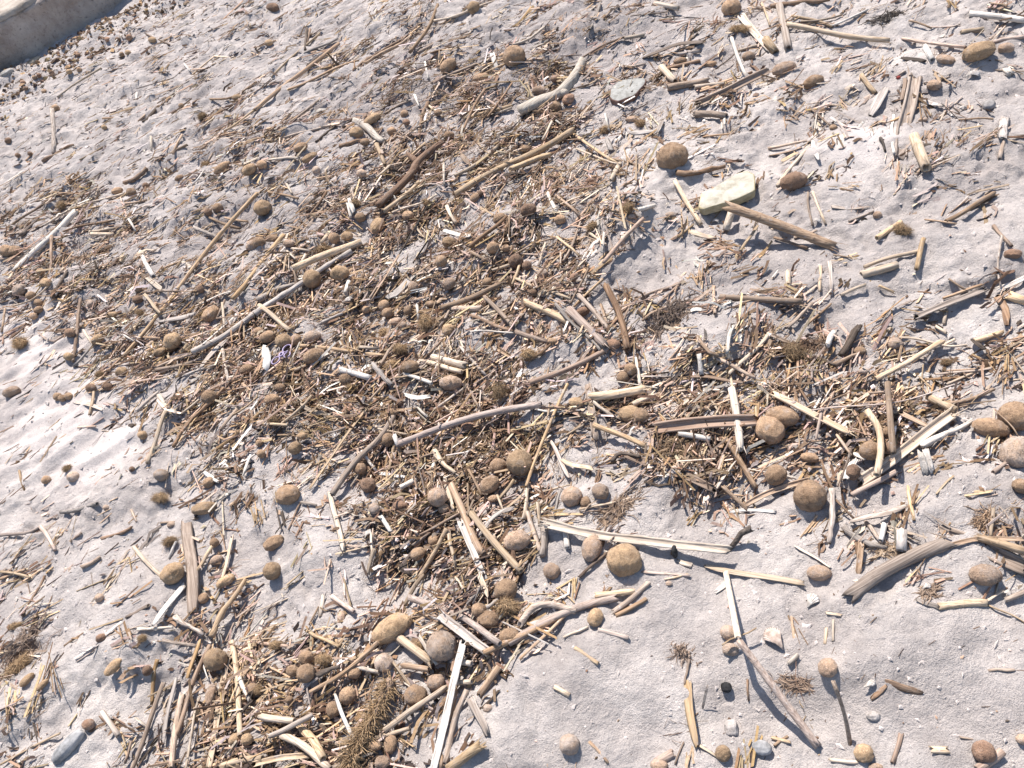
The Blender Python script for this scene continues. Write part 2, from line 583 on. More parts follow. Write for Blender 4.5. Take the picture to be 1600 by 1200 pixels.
t straw 5 14|388,1000 398,1055
r straw 10 14|345,1198 375,1189 410,1185
t cream 5 14|212,1122 230,1136
b brown 4 6|35,962 70,900
f white 4 14|315,1032 326,1064
t tan 6 16|254,1000 310,1010
b dark 8 16|352,1140 385,1105 395,1095
t straw 5 8|0,893 48,903
t tan 5 8|0,905 40,890
t straw 5 6|0,1195 60,1165 95,1145
t tan 4 8|130,990 100,1010
r tan 7 30,10|590,1004 540,1049 484,1082
r straw 12 20|620,993 645,1012 674,1034
t cream 6 24|655,994 683,1038
r tan 9 16|628,1040 670,1046
r pink 10 22|640,934 715,960 781,1006
s grey 14 18|688,962 725,990 762,1018
r gold 7 18|632,946 645,920 662,898
s white 13 24|724,1000 708,1060 693,1130 676,1204
r tan 9 14|730,1078 710,1120 696,1192
t tan 7 14|712,1080 695,1150 690,1200
r gold 9 18|600,1142 645,1108 697,1074
r gold 7 14|530,1160 575,1155 640,1138
f grey 14 18|735,1090 745,1115 762,1148
r straw 15 20|700,1202 725,1185 752,1163
r tan 11 14|750,1085 765,1062 780,1042
f white 7 22|523,1083 538,1125 559,1172
r cream 10 18|408,1120 430,1124 460,1127
r grey 8 22|420,1151 450,1136 488,1117
r straw 11 16|440,1148 475,1165 515,1202
r straw 12 14|470,1138 488,1155 505,1185
t pink 6 16|398,1002 450,1010
t straw 6 16|478,984 530,1010
r pink 7 12|518,931 535,944 553,956
t cream 6 16,2|505,930 500,962
t tan 5 12|483,976 498,948
t cream 7 16|556,1042 592,1050
t straw 5 18|613,1033 645,1078
r cream 9 14|706,1032 737,1037
r cream 8 12|714,1067 737,1065
r tan 9 18|757,1020 820,990 880,960
f cream 9 18|748,897 758,915 763,933
b dark 9 16|497,1055 512,1046 530,1043
s straw 10 14|395,1194 440,1184 480,1180
t tan 6 12|480,1205 530,1196
t cream 5 10|712,902 724,920
t brown 4 18|770,940 800,925
b grey 7 22|760,950 785,932 810,918
f brown 5 10|478,1165 500,1150
r pink 11 18|795,1005 850,974 905,950 962,934
r tan 10 20|812,976 832,950 858,944 900,955
t tan 6 16|812,1030 845,1002 884,960
r straw 9 18|930,930 960,928 992,924
r tan 8 18|958,956 985,935 1014,910
r tan 7 14|962,962 1000,942 1010,935
r pink 7 12|935,984 958,990 982,997
t straw 5 14|880,996 898,988 918,980
r straw 6 16,4|898,1012 935,1037
r cream 8 20|866,1073 890,1087
t gold 4 28|1128,1008 1182,981
f straw 14 12|1075,1065 1080,1115 1090,1168
t straw 5 12|1093,1165 1122,1184
t tan 5 8|920,1158 950,1192
r pink 13 16|1024,1192 1052,1176
f white 9 20|1118,926 1136,911
t cream 5 12|1040,905 1075,897
t brown 4 4|1055,1195 1068,1160
f grey 4 30,2|1106,1070 1098,1108
b brown 5 14|1077,1030 1070,1070
t tan 7 70,0|1302,1065 1315,1112 1328,1162
r straw 6 14|1296,1187 1342,1191
t pink 8 12|1408,1146 1404,1170 1395,1192
r straw 10 22|1455,1171 1481,1172
t tan 5 6|1544,1048 1586,1047
r straw 11 14|1466,948 1500,945 1541,942
f grey 8 14|1434,937 1468,950
t straw 4 14|1540,941 1568,923
t straw 4 8|1541,944 1560,955 1604,975
r tan 8 16|1572,937 1604,924
t cream 5 8|1291,980 1289,1006
t cream 4 8|1302,968 1302,1002
f brown 11 12|1384,1064 1412,1076 1440,1083
f brown 8 14|1362,1092 1384,1072
r pink 13 18|1527,1202 1566,1174
r cream 7 22|1232,1037 1246,1024
t cream 5 6|1291,958 1315,962
t tan 5 10|1210,1165 1232,1150
t straw 5 12|1205,1152 1235,1160
t tan 5 8|1500,1152 1525,1156
t brown 4 14,0|1168,1062 1170,1095
"""
# what the eye finds first: x, y, phrase (used to word the labels of the small things)
MARKS = """
1135 300|the cream stone slab
983 142|the flat grey stone
865 140|the pale knotted driftwood
625 395|the black-tipped reed leaf
440 553|the lilac plastic rings
607 984|the big oblong ball
990 838|the long split cream reed
1400 888|the thick tan reed end
1215 1080|the propped broken reed
975 875|the biggest round ball
1415 705|the stout yellow reed
1448 722|the forked white strip
1420 178|the grey weathered reed
105 1165|the blue-grey pebble
640 880|the dark bark lump
295 880|the grey-brown wood strip
82 205|the upright stake
1213 998|the ribbed shell
1135 1074|the round black pebble
1315 1110|the planted stalk
725 653|the long pinkish stalk
1225 358|the thick reed beside the slab
577 205|the white curved stick
1385 25|the dark weed clump
341 1110|the tall pale reed
700 1100|the silvery channel reed
575 1130|the shaggy brown tail
70 60|the concrete wall
70 378|the long white cane
915 512|the stout pinkish reed
1100 664|the wide brown reed
1240 550|the pale shaggy tuft
1540 898|the dusty ball under the splinter
300 428|the long leaning stalk
803 88|the round ball above the driftwood
1050 245|the round ball above the slab
487 436|the olive ball pair
18 612|the half-buried pinkish ball
450 773|the ball in bare sand
890 1163|the sand-coated ball
1530 80|the olive oval ball
420 565|the torn white plastic
"""
# litter cover per 100 px of the photo, 0-9
COVER = """
1 2 3 3 3 3 4 3 3 3 3 4 4 3 3 4
2 2 3 3 3 4 5 6 6 5 5 4 3 3 4 3
2 3 3 5 5 5 7 6 6 5 3 3 4 2 4 3
5 6 4 3 4 6 6 6 6 4 3 4 3 2 2 2
5 7 5 5 7 7 6 7 7 6 3 3 3 3 3 3
2 5 7 7 8 7 7 5 5 5 5 6 5 4 4 4
1 2 5 7 8 8 9 9 6 6 7 7 8 8 7 6
1 1 2 4 3 6 9 9 5 3 5 6 5 4 2 3
3 2 3 4 2 4 8 8 5 3 1 1 3 4 4 5
4 2 2 5 2 3 5 6 5 2 1 1 1 1 1 2
4 2 3 7 7 7 6 6 2 1 2 1 2 1 1 1
3 3 5 8 8 7 5 2 1 1 2 3 2 1 2 2
"""
# ---------------------------------------------------------------- where a photo pixel falls on the beach, and back
def pix_dir(px, py):
    a = (np.asarray(px, float) - 800.0) / FPX
    b = (600.0 - np.asarray(py, float)) / FPX
    d = a[..., None] * CX + b[..., None] * CY + _F
    return d
def pix_at_z(px, py, z):
    d = pix_dir(px, py)
    t = (np.asarray(z) - CAM_H) / d[..., 2]
    return CPOS + t[..., None] * d, t                            # t is the depth along the view axis
def to_pix(x, y, z=0.0):
    v = np.stack([np.asarray(x, float), np.asarray(y, float), np.zeros_like(x) + z - CAM_H], -1)
    dep = v @ _F
    dep = np.where(dep < 0.05, 0.05, dep)
    return 800.0 + FPX * (v @ CX) / dep, 600.0 - FPX * (v @ CY) / dep, dep

# ---------------------------------------------------------------- noise
_P = np.random.default_rng(5).permutation(512)
_P = np.concatenate([_P, _P, _P])
_G = np.random.default_rng(6).uniform(0, 2 * math.pi, 512)
_GX, _GY = np.cos(_G), np.sin(_G)
def perlin(x, y):
    x = np.asarray(x, float); y = np.asarray(y, float)
    xi = np.floor(x).astype(int); yi = np.floor(y).astype(int)
    xf = x - xi; yf = y - yi
    u = xf * xf * xf * (xf * (xf * 6 - 15) + 10); v = yf * yf * yf * (yf * (yf * 6 - 15) + 10)
    def g(ix, iy, fx, fy):
        h = _P[_P[ix & 511] + (iy & 511)]
        return _GX[h] * fx + _GY[h] * fy
    a = g(xi, yi, xf, yf); b = g(xi + 1, yi, xf - 1, yf)
    c = g(xi, yi + 1, xf, yf - 1); d = g(xi + 1, yi + 1, xf - 1, yf - 1)
    return ((a + u * (b - a)) + v * ((c + u * (d - c)) - (a + u * (b - a)))) * 1.5
def smooth(a, b, x):
    t = np.clip((x - a) / (b - a), 0, 1)
    return t * t * (3 - 2 * t)

COVER_G = np.array([[float(v) for v in l.split()] for l in COVER.strip().splitlines()]) / 9.0
def cover(x, y):
    """how thickly the drift litter lies at a point of the beach, 0..1"""
    px, py, _ = to_pix(x, y)
    gx = np.clip(px / 100.0 - 0.5, 0, 14.999); gy = np.clip(py / 100.0 - 0.5, 0, 10.999)
    ix = gx.astype(int); iy = gy.astype(int); fx = gx - ix; fy = gy - iy
    c = (COVER_G[iy, ix] * (1 - fx) + COVER_G[iy, ix + 1] * fx) * (1 - fy) + (COVER_G[iy + 1, ix] * (1 - fx) + COVER_G[iy + 1, ix + 1] * fx) * fy
    n = 0.65 * perlin(x / 0.15 + 9, y / 0.13) + 0.5 * perlin(x / 0.055, y / 0.05 + 4)
    c = np.clip(c * 1.18 - 0.145, 0, 1)
    return np.clip(c + 0.52 * n * smooth(0.02, 0.35, c), 0, 1)

def gp(px, py):
    p, _ = pix_at_z(np.array(px, float), np.array(py, float), 0.0)
    return p
# rises and hollows seen in the photo: pixel, height (m), radius across and deep (m)
LUMPS = [(985, 350, .032, .085, .07), (1010, 440, -.022, .09, .045), (1340, 235, .030, .11, .09), (360, 350, -.016, .12, .09), (150, 480, -.012, .1, .08),
         (1130, 420, .012, .12, .08), (1120, 545, .015, .06, .07), (900, 545, .014, .10, .05), (1000, 800, .014, .12, .08), (1500, 760, .010, .12, .10),
         (1400, 1010, .010, .25, .12), (1250, 1110, -.014, .07, .05), (1300, 1060, .014, .05, .03), (930, 1060, .012, .15, .10), (520, 850, .014, .09, .08),
         (430, 800, .012, .06, .07), (640, 900, -.014, .07, .06), (690, 580, .010, .1, .05), (220, 1020, .016, .10, .08), (40, 1040, -.018, .08, .06),
         (100, 940, .014, .10, .08), (150, 800, .010, .12, .06), (1480, 560, -.014, .09, .06), (1430, 420, -.010, .08, .05), (1450, 270, .016, .10, .06),
         (1480, 140, -.012, .12, .09), (870, 260, -.008, .08, .05), (930, 50, .015, .20, .10), (640, 270, -.012, .10, .08), (700, 480, -.008, .12, .06), (1280, 470, -.008, .08, .06)]
LUMPS = [(gp(a, b), h, sx, sy) for a, b, h, sx, sy in LUMPS]
def seg(px0, py0, px1, py1):
    return gp(px0, py0)[:2], gp(px1, py1)[:2]
CRESTS = [(seg(60, 735, 250, 590), .022, .055), (seg(85, 760, 330, 615), .018, .05), (seg(0, 660, 120, 590), .016, .06), (seg(120, 660, 190, 560), .014, .05), (seg(40, 960, 180, 860), .010, .05)]
SMOOTHS = [(gp(90, 660), .22, .16), (gp(60, 560), .16, .12), (gp(160, 720), .12, .08), (gp(1345, 235), .09, .07), (gp(30, 500), .1, .1)]
LK = gp(1330, 1010)
def rough(x, y):
    s = np.zeros_like(x)
    for p, sx, sy in SMOOTHS:
        s = s + np.exp(-((x - p[0]) / sx) ** 2 - ((y - p[1]) / sy) ** 2)
    return 1 - 0.9 * np.clip(s * 1.2, 0, 1)
def height(x, y):
    x = np.asarray(x, float); y = np.asarray(y, float)
    d = np.sqrt(x * x + y * y)
    near = 1 - smooth(5, 12, d)
    rg = rough(x, y)
    far = smooth(1.5, 2.6, y - 0.45 * x)
    z = 0.020 * perlin(x / 0.62, y / 0.55) + 0.014 * perlin(x / 0.24 + 3, y / 0.24)
    z = z + (0.3 + 0.7 * rg) * 0.0105 * perlin(x / 0.10, y / 0.085 + 7)
    n1 = perlin(x / 0.045 + 5, y / 0.045)
    n2 = perlin(x / 0.021, y / 0.021 + 2)
    n3 = perlin(x / 0.0105 + 8, y / 0.0105)
    pat = 0.55 + 0.9 * smooth(-0.2, 0.5, perlin(x / 0.3 + 20, y / 0.3))
    z = z + rg * pat * (0.0048 * n1 + 0.0034 * n2 + 0.0019 * n3 - 0.0048 * smooth(0.35, 0.8, n1 * 0.6 + n2 * 0.6))
    z = z + far * (0.0085 * perlin(x / 0.085, y / 0.05) + 0.0085 * perlin((x + 0.25 * y) / 0.10, y / 0.034) + 0.005 * perlin(x / 0.05 + 4, y / 0.022))
    lg = perlin(x / 0.30 + 31, y / 0.20 + 3) + 0.25 * perlin(x / 0.05, y / 0.05 + 11) + 0.10 * perlin(x / 0.02, y / 0.02 + 5)
    lk = 1 - np.clip(1.3 * np.exp(-((x - LK[0]) / .42) ** 2 - ((y - LK[1]) / .26) ** 2), 0, 1)
    z = z + rg * near * lk * (0.011 * smooth(-0.02, 0.16, lg) + 0.007 * smooth(0.30, 0.44, lg))      # small crumbling ledges
    for p, h, sx, sy in LUMPS:
        z = z + 1.5 * h * np.exp(-((x - p[0]) / sx) ** 2 - ((y - p[1]) / sy) ** 2)
    for (a, b), h, w in CRESTS:
        t = b - a; L = np.hypot(*t); t = t / L; nrm = np.array([t[1], -t[0]])
        u = (x - a[0]) * t[0] + (y - a[1]) * t[1]; v = (x - a[0]) * nrm[0] + (y - a[1]) * nrm[1] + 0.012 * perlin(u / 0.12, u * 0 + h * 900)
        env = smooth(-0.05, 0.08, u) * (1 - smooth(L - 0.08, L + 0.05, u))
        z = z + env * h * np.where(v < 0, np.exp(v / (w * 1.6)), np.exp(-(v / (w * 0.45)) ** 2))
    z = z * near
    return z
def H1(x, y):
    return float(height(np.array([x]), np.array([y]))[0])
def hit(px, py, dz):
    """point whose pixel is px, py and which lies dz above the sand; also its depth"""
    px = np.atleast_1d(np.asarray(px, float)); py = np.atleast_1d(np.asarray(py, float)); dz = np.zeros_like(px) + dz
    z = dz.copy()
    for _ in range(7):
        p, t = pix_at_z(px, py, z)
        z = 0.4 * z + 0.6 * (height(p[:, 0], p[:, 1]) + dz)
    p, t = pix_at_z(px, py, z)
    return p, t

# ---------------------------------------------------------------- materials
def new_mat(name):
    m = bpy.data.materials.new(name); m.use_nodes = True
    nt = m.node_tree; bs = nt.nodes['Principled BSDF']
    return m, nt, bs
def nd(nt, typ, **kw):
    n = nt.nodes.new(typ)
    for k, v in kw.items():
        if k in n.inputs: n.inputs[k].default_value = v
        else: setattr(n, k, v)
    return n
def ramp(nt, fac, stops):
    r = nt.nodes.new('ShaderNodeValToRGB')
    while len(r.color_ramp.elements) < len(stops): r.color_ramp.elements.new(0.5)
    for e, (p, c) in zip(r.color_ramp.elements, stops):
        e.position = p; e.color = (*c, 1.0)
    nt.links.new(fac, r.inputs['Fac'])
    return r.outputs['Color']
def mixc(nt, fac, a, b, mode='MIX'):
    m = nt.nodes.new('ShaderNodeMix'); m.data_type = 'RGBA'; m.blend_type = mode; m.clamp_result = False
    for sock, v in ((m.inputs[0], fac), (m.inputs[6], a), (m.inputs[7], b)):
        if isinstance(v, (int, float)): sock.default_value = v
        elif isinstance(v, tuple): sock.default_value = (*v, 1.0)
        else: nt.links.new(v, sock)
    return m.outputs[2]
def noise(nt, vec, scale, detail=3.0, rough_=0.55, out='Fac'):
    n = nd(nt, 'ShaderNodeTexNoise', Scale=scale, Detail=detail, Roughness=rough_)
    if vec is not None: nt.links.new(vec, n.inputs['Vector'])
    return n.outputs[out]
def bump(nt, bs, h, strength, dist):
    b = nd(nt, 'ShaderNodeBump', Strength=strength, Distance=dist)
    nt.links.new(h, b.inputs['Height']); nt.links.new(b.outputs['Normal'], bs.inputs['Normal'])
    return b
def math_(nt, op, a, b=0.0):
    m = nt.nodes.new('ShaderNodeMath'); m.operation = op
    for s, v in zip(m.inputs, (a, b)):
        if isinstance(v, (int, float)): s.default_value = v
        else: nt.links.new(v, s)
    return m.outputs[0]
def mapping(nt, vec, sc):
    m = nd(nt, 'ShaderNodeMapping'); m.inputs['Scale'].default_value = sc
    nt.links.new(vec, m.inputs['Vector'])
    return m.outputs['Vector']

def mat_sand():
    m, nt, bs = new_mat('dry_beach_sand')
    geo = nd(nt, 'ShaderNodeNewGeometry'); P = geo.outputs['Position']
    big = noise(nt, P, 4.5, 5.0, 0.68)
    base = ramp(nt, big, [(0.36, (0.430, 0.391, 0.371)), (0.50, (0.520, 0.478, 0.453)), (0.64, (0.595, 0.553, 0.524))])
    at = nd(nt, 'ShaderNodeAttribute', attribute_name='grey_sand')
    base = mixc(nt, at.outputs['Fac'], base, (0.330, 0.298, 0.288))
    patch = noise(nt, P, 22.0, 5.0, 0.7)
    base = mixc(nt, 1.0, base, ramp(nt, patch, [(0.32, (0.80, 0.80, 0.81)), (0.68, (1.14, 1.13, 1.12))]), 'MULTIPLY')
    grain = noise(nt, P, 520.0, 3.0, 0.75)
    base = mixc(nt, 1.0, base, ramp(nt, grain, [(0.28, (0.60, 0.58, 0.58)), (0.46, (0.98, 0.98, 0.98)), (0.60, (1.03, 1.03, 1.03)), (0.78, (1.30, 1.28, 1.25))]), 'MULTIPLY')
    vor = nd(nt, 'ShaderNodeTexVoronoi', Scale=150.0); nt.links.new(P, vor.inputs['Vector'])
    crumb = ramp(nt, vor.outputs['Distance'], [(0.05, (1, 1, 1)), (0.16, (0, 0, 0))])
    cpick = ramp(nt, noise(nt, P, 34.0, 2.0), [(0.54, (0, 0, 0)), (0.64, (1, 1, 1))])
    cm = mixc(nt, 1.0, crumb, cpick, 'MULTIPLY')
    base = mixc(nt, cm, base, (0.14, 0.10, 0.08))
    nt.links.new(base, bs.inputs['Base Color'])
    bs.inputs['Roughness'].default_value = 0.95
    bs.inputs['Specular IOR Level'].default_value = 0.12
    h = math_(nt, 'ADD', math_(nt, 'MULTIPLY', noise(nt, P, 95.0, 7.0, 0.72), 1.0), math_(nt, 'MULTIPLY', grain, 0.34))
    rr = nd(nt, 'ShaderNodeAttribute', attribute_name='rough')
    h = math_(nt, 'MULTIPLY', h, rr.outputs['Fac'])
    bump(nt, bs, h, 1.0, 0.0100)
    return m

def mat_stalk(name, col, alt, streak=60.0, spec=0.12, rgh=0.72, var=0.35, stain=(0.16, 0.11, 0.075), st=0.35, dusty=1.0):
    m, nt, bs = new_mat(name)
    tc = nd(nt, 'ShaderNodeTexCoord'); oi = nd(nt, 'ShaderNodeAttribute', attribute_type='OBJECT', attribute_name='tone')
    add = nd(nt, 'ShaderNodeVectorMath', operation='ADD'); nt.links.new(tc.outputs['Object'], add.inputs[0])
    cmb = nd(nt, 'ShaderNodeCombineXYZ')
    for i in range(3): nt.links.new(math_(nt, 'MULTIPLY', oi.outputs['Fac'], 37.0 + 11 * i), cmb.inputs[i])
    nt.links.new(cmb.outputs[0], add.inputs[1]); V = add.outputs[0]
    lng = mapping(nt, V, (9.0, 300.0, 300.0))
    fib = noise(nt, lng, 1.0, 3.0, 0.6)
    c = mixc(nt, ramp(nt, fib, [(0.38, (0, 0, 0)), (0.60, (1, 1, 1))]), col, alt)
    blot = noise(nt, V, streak, 4.0, 0.65)
    c = mixc(nt, ramp(nt, blot, [(0.52, (0, 0, 0)), (0.74, (st, st, st))]), c, stain)
    wth = noise(nt, mapping(nt, V, (30.0, 70.0, 70.0)), 1.0, 4.0, 0.7)
    c = mixc(nt, ramp(nt, wth, [(0.52, (0, 0, 0)), (0.70, (0.5 * dusty,) * 3)]), c, (0.33, 0.27, 0.225))
    dust = noise(nt, V, 60.0, 6.0, 0.8)
    c = mixc(nt, ramp(nt, dust, [(0.58, (0, 0, 0)), (0.67, (0.6 * dusty,) * 3)]), c, (0.47, 0.425, 0.40))
    lines = noise(nt, mapping(nt, V, (5.0, 520.0, 520.0)), 1.0, 2.0, 0.5)
    c = mixc(nt, ramp(nt, lines, [(0.60, (0, 0, 0)), (0.66, (0.6, 0.6, 0.6))]), c, (0.13, 0.085, 0.06))
    hsv = nd(nt, 'ShaderNodeHueSaturation'); nt.links.new(c, hsv.inputs['Color'])
    nt.links.new(math_(nt, 'ADD', math_(nt, 'MULTIPLY', oi.outputs['Fac'], 2 * var), 1.0 - var), hsv.inputs['Value'])
    r2 = math_(nt, 'FRACT', math_(nt, 'MULTIPLY', oi.outputs['Fac'], 17.3))
    nt.links.new(math_(nt, 'ADD', math_(nt, 'MULTIPLY', r2, 0.42), 0.60), hsv.inputs['Saturation'])
    nt.links.new(hsv.outputs['Color'], bs.inputs['Base Color'])
    bs.inputs['Roughness'].default_value = rgh
    bs.inputs['Specular IOR Level'].default_value = spec
    bump(nt, bs, math_(nt, 'ADD', fib, math_(nt, 'MULTIPLY', blot, 0.5)), 0.8, 0.0018)
    return m

def mat_ball(name, a, b, dustamt):
    m, nt, bs = new_mat(name)
    tc = nd(nt, 'ShaderNodeTexCoord'); oi = nd(nt, 'ShaderNodeObjectInfo'); geo = nd(nt, 'ShaderNodeNewGeometry')
    P = geo.outputs['Position']
    f1 = noise(nt, P, 700.0, 3.0, 0.7)
    wv = nd(nt, 'ShaderNodeTexNoise', Scale=260.0, Detail=4.0, Roughness=0.7, Distortion=2.2); nt.links.new(P, wv.inputs['Vector'])
    c = mixc(nt, ramp(nt, wv.outputs['Fac'], [(0.34, (0, 0, 0)), (0.66, (1, 1, 1))]), a, b)
    c = mixc(nt, 1.0, c, ramp(nt, f1, [(0.3, (0.62, 0.60, 0.58)), (0.5, (1, 1, 1)), (0.72, (1.35, 1.32, 1.28))]), 'MULTIPLY')
    big = noise(nt, P, 48.0, 3.0, 0.6)
    c = mixc(nt, 1.0, c, ramp(nt, big, [(0.3, (0.66, 0.63, 0.60)), (0.5, (1, 1, 1)), (0.7, (1.22, 1.2, 1.16))]), 'MULTIPLY')
    du = noise(nt, P, 55.0, 5.0, 0.75)
    c = mixc(nt, ramp(nt, du, [(0.62 - 0.3 * dustamt, (0, 0, 0)), (0.86 - 0.3 * dustamt, (0.75, 0.75, 0.75))]), c, (0.46, 0.40, 0.36))
    hsv = nd(nt, 'ShaderNodeHueSaturation'); nt.links.new(c, hsv.inputs['Color'])
    nt.links.new(math_(nt, 'ADD', math_(nt, 'MULTIPLY', oi.outputs['Random'], 0.5), 0.75), hsv.inputs['Value'])
    nt.links.new(hsv.outputs['Color'], bs.inputs['Base Color'])
    bs.inputs['Roughness'].default_value = 1.0
    bs.inputs['Specular IOR Level'].default_value = 0.05
    bs.inputs['Sheen Weight'].default_value = 0.12
    bs.inputs['Sheen Roughness'].default_value = 0.6
    bump(nt, bs, math_(nt, 'ADD', wv.outputs['Fac'], math_(nt, 'MULTIPLY', f1, 1.2)), 0.9, 0.0022)
    return m

def mat_tint(name, rgh=0.75, spec=0.2):
    """litter: each piece carries its own colour; fine mottling on top"""
    m, nt, bs = new_mat(name)
    at = nd(nt, 'ShaderNodeAttribute', attribute_name='tint')
    geo = nd(nt, 'ShaderNodeNewGeometry')
    n = noise(nt, geo.outputs['Position'], 240.0, 4.0, 0.7)
    c = mixc(nt, 1.0, at.outputs['Color'], ramp(nt, n, [(0.3, (0.68, 0.66, 0.64)), (0.55, (1.0, 1.0, 1.0)), (0.75, (1.18, 1.17, 1.15))]), 'MULTIPLY')
    nt.links.new(c, bs.inputs['Base Color'])
    bs.inputs['Roughness'].default_value = rgh
    bs.inputs['Specular IOR Level'].default_value = spec
    bump(nt, bs, n, 0.5, 0.0012)
    return m

def mat_stone(name, a, b, sc=60.0, rgh=0.8, spk=(0.2, 0.2, 0.2), bmp=0.0015):
    m, nt, bs = new_mat(name)
    tc = nd(nt, 'ShaderNodeTexCoord'); V = tc.outputs['Object']
    c = mixc(nt, ramp(nt, noise(nt, V, sc, 6.0, 0.65), [(0.36, (0, 0, 0)), (0.64, (1, 1, 1))]), a, b)
    c = mixc(nt, ramp(nt, noise(nt, V, sc * 9, 3.0, 0.7), [(0.64, (0, 0, 0)), (0.76, (0.6, 0.6, 0.6))]), c, spk)
    c = mixc(nt, ramp(nt, noise(nt, V, sc * 1.7, 4.0, 0.7), [(0.60, (0, 0, 0)), (0.75, (0.5, 0.5, 0.5))]), c, (0.50, 0.46, 0.44))
    c = mixc(nt, 1.0, c, ramp(nt, noise(nt, V, sc * 0.55, 6.0, 0.75), [(0.36, (0.70, 0.68, 0.65)), (0.52, (1, 1, 1))]), 'MULTIPLY')
    nt.links.new(c, bs.inputs['Base Color']); bs.inputs['Roughness'].default_value = rgh; bs.inputs['Specular IOR Level'].default_value = 0.12
    bump(nt, bs, noise(nt, V, sc * 3, 6.0, 0.7), 0.8, bmp)
    return m

M = {}
M['sand'] = mat_sand()
M['straw'] = mat_stalk('straw_yellow', (0.33, 0.225, 0.125), (0.52, 0.385, 0.245))
M['cream'] = mat_stalk('straw_cream', (0.40, 0.30, 0.20), (0.58, 0.465, 0.345), var=0.22)
M['tan'] = mat_stalk('straw_tan', (0.225, 0.146, 0.09), (0.39, 0.272, 0.18))
M['pink'] = mat_stalk('straw_pinkish', (0.27, 0.178, 0.13), (0.45, 0.33, 0.255))
M['brown'] = mat_stalk('stalk_brown', (0.130, 0.078, 0.048), (0.27, 0.175, 0.11), dusty=0.7)
M['dark'] = mat_stalk('stalk_dark', (0.050, 0.038, 0.030), (0.11, 0.083, 0.064), st=0.2, dusty=0.4)
M['grey'] = mat_stalk('weathered_grey', (0.22, 0.18, 0.15), (0.40, 0.345, 0.30))
M['white'] = mat_stalk('bleached_white', (0.45, 0.40, 0.34), (0.61, 0.56, 0.50), var=0.15, st=0.25)
M['gold'] = mat_stalk('stalk_golden', (0.24, 0.148, 0.070), (0.39, 0.265, 0.145), dusty=0.7)
M['wood'] = mat_stalk('weathered_wood', (0.185, 0.135, 0.100), (0.33, 0.255, 0.20), var=0.12, dusty=0.6)
M['pinkb'] = mat_stalk('pinkish_brown_cane', (0.27, 0.175, 0.13), (0.42, 0.30, 0.235), var=0.05, dusty=0.4)
M['black_leaf'] = mat_stalk('rotted_black', (0.018, 0.017, 0.016), (0.045, 0.04, 0.036), st=0.1, rgh=0.9, spec=0.03, dusty=0.0)
B = {'b': mat_ball('seagrass_felt_brown', (0.285, 0.183, 0.112), (0.450, 0.310, 0.201), 0.25),
     'o': mat_ball('seagrass_felt_olive', (0.314, 0.209, 0.121), (0.479, 0.339, 0.214), 0.2),
     'd': mat_ball('seagrass_felt_dark', (0.177, 0.108, 0.072), (0.296, 0.193, 0.131), 0.2),
     'r': mat_ball('seagrass_felt_reddish', (0.257, 0.151, 0.100), (0.399, 0.253, 0.172), 0.25),
     'p': mat_ball('seagrass_felt_dusty', (0.353, 0.240, 0.164), (0.502, 0.363, 0.265), 0.45),
     's': mat_ball('seagrass_felt_sandy', (0.370, 0.264, 0.191), (0.507, 0.385, 0.295), 0.65),
     'f': mat_ball('seagrass_fibre_loose', (0.291, 0.187, 0.102), (0.502, 0.358, 0.210), 0.0)}
M['litter'] = mat_tint('drift_litter')

# ---------------------------------------------------------------- objects
def put(name, verts, faces, mat, loc=(0, 0, 0), rz=0.0, parent=None, smooth_=True, mesh=None):
    if mesh is None:
        mesh = bpy.data.meshes.new(name)
        mesh.from_pydata([tuple(v) for v in verts], [], [tuple(f) for f in faces])
        if smooth_: mesh.polygons.foreach_set('use_smooth', [True] * len(mesh.polygons))
        for k in (mat if isinstance(mat, (list, tuple)) else [mat]):
            if k is not None: mesh.materials.append(k)
        mesh.update()
    o = bpy.data.objects.new(name, mesh)
    COL.objects.link(o)
    o.location = loc; o.rotation_euler = (0, 0, rz)
    o['tone'] = random.random()
    if parent is not None:
        o.parent = parent
        if 'tone' in parent: o['tone'] = parent['tone']
    return o
def empty(name, loc, rz=0.0):
    o = bpy.data.objects.new(name, None); COL.objects.link(o)
    o.location = loc; o.rotation_euler = (0, 0, rz); o.empty_display_size = 0.02
    return o
def tag(o, label=None, cat=None, group=None, kind=None):
    for k, v in (('label', label), ('category', cat), ('group', group), ('kind', kind)):
        if v: o[k] = v
    return o
def bulk(name, V, F, tint, mat, smooth_=False):
    """big mesh from arrays: V (n,3), F (m,4) or (m,3), tint (n,3)"""
    me = bpy.data.meshes.new(name)
    k = F.shape[1]
    me.vertices.add(len(V)); me.vertices.foreach_set('co', V.astype(np.float32).ravel())
    me.loops.add(F.size); me.loops.foreach_set('vertex_index', F.astype(np.int32).ravel())
    me.polygons.add(len(F)); me.polygons.foreach_set('loop_start', np.arange(0, F.size, k, dtype=np.int32))
    me.polygons.foreach_set('use_smooth', np.full(len(F), smooth_))
    me.update(calc_edges=True); me.validate()
    if tint is not None:
        a = me.attributes.new('tint', 'FLOAT_COLOR', 'POINT')
        a.data.foreach_set('color', np.concatenate([tint, np.ones((len(tint), 1))], 1).astype(np.float32).ravel())
    me.materials.append(mat)
    o = bpy.data.objects.new(name, me); COL.objects.link(o)
    return o

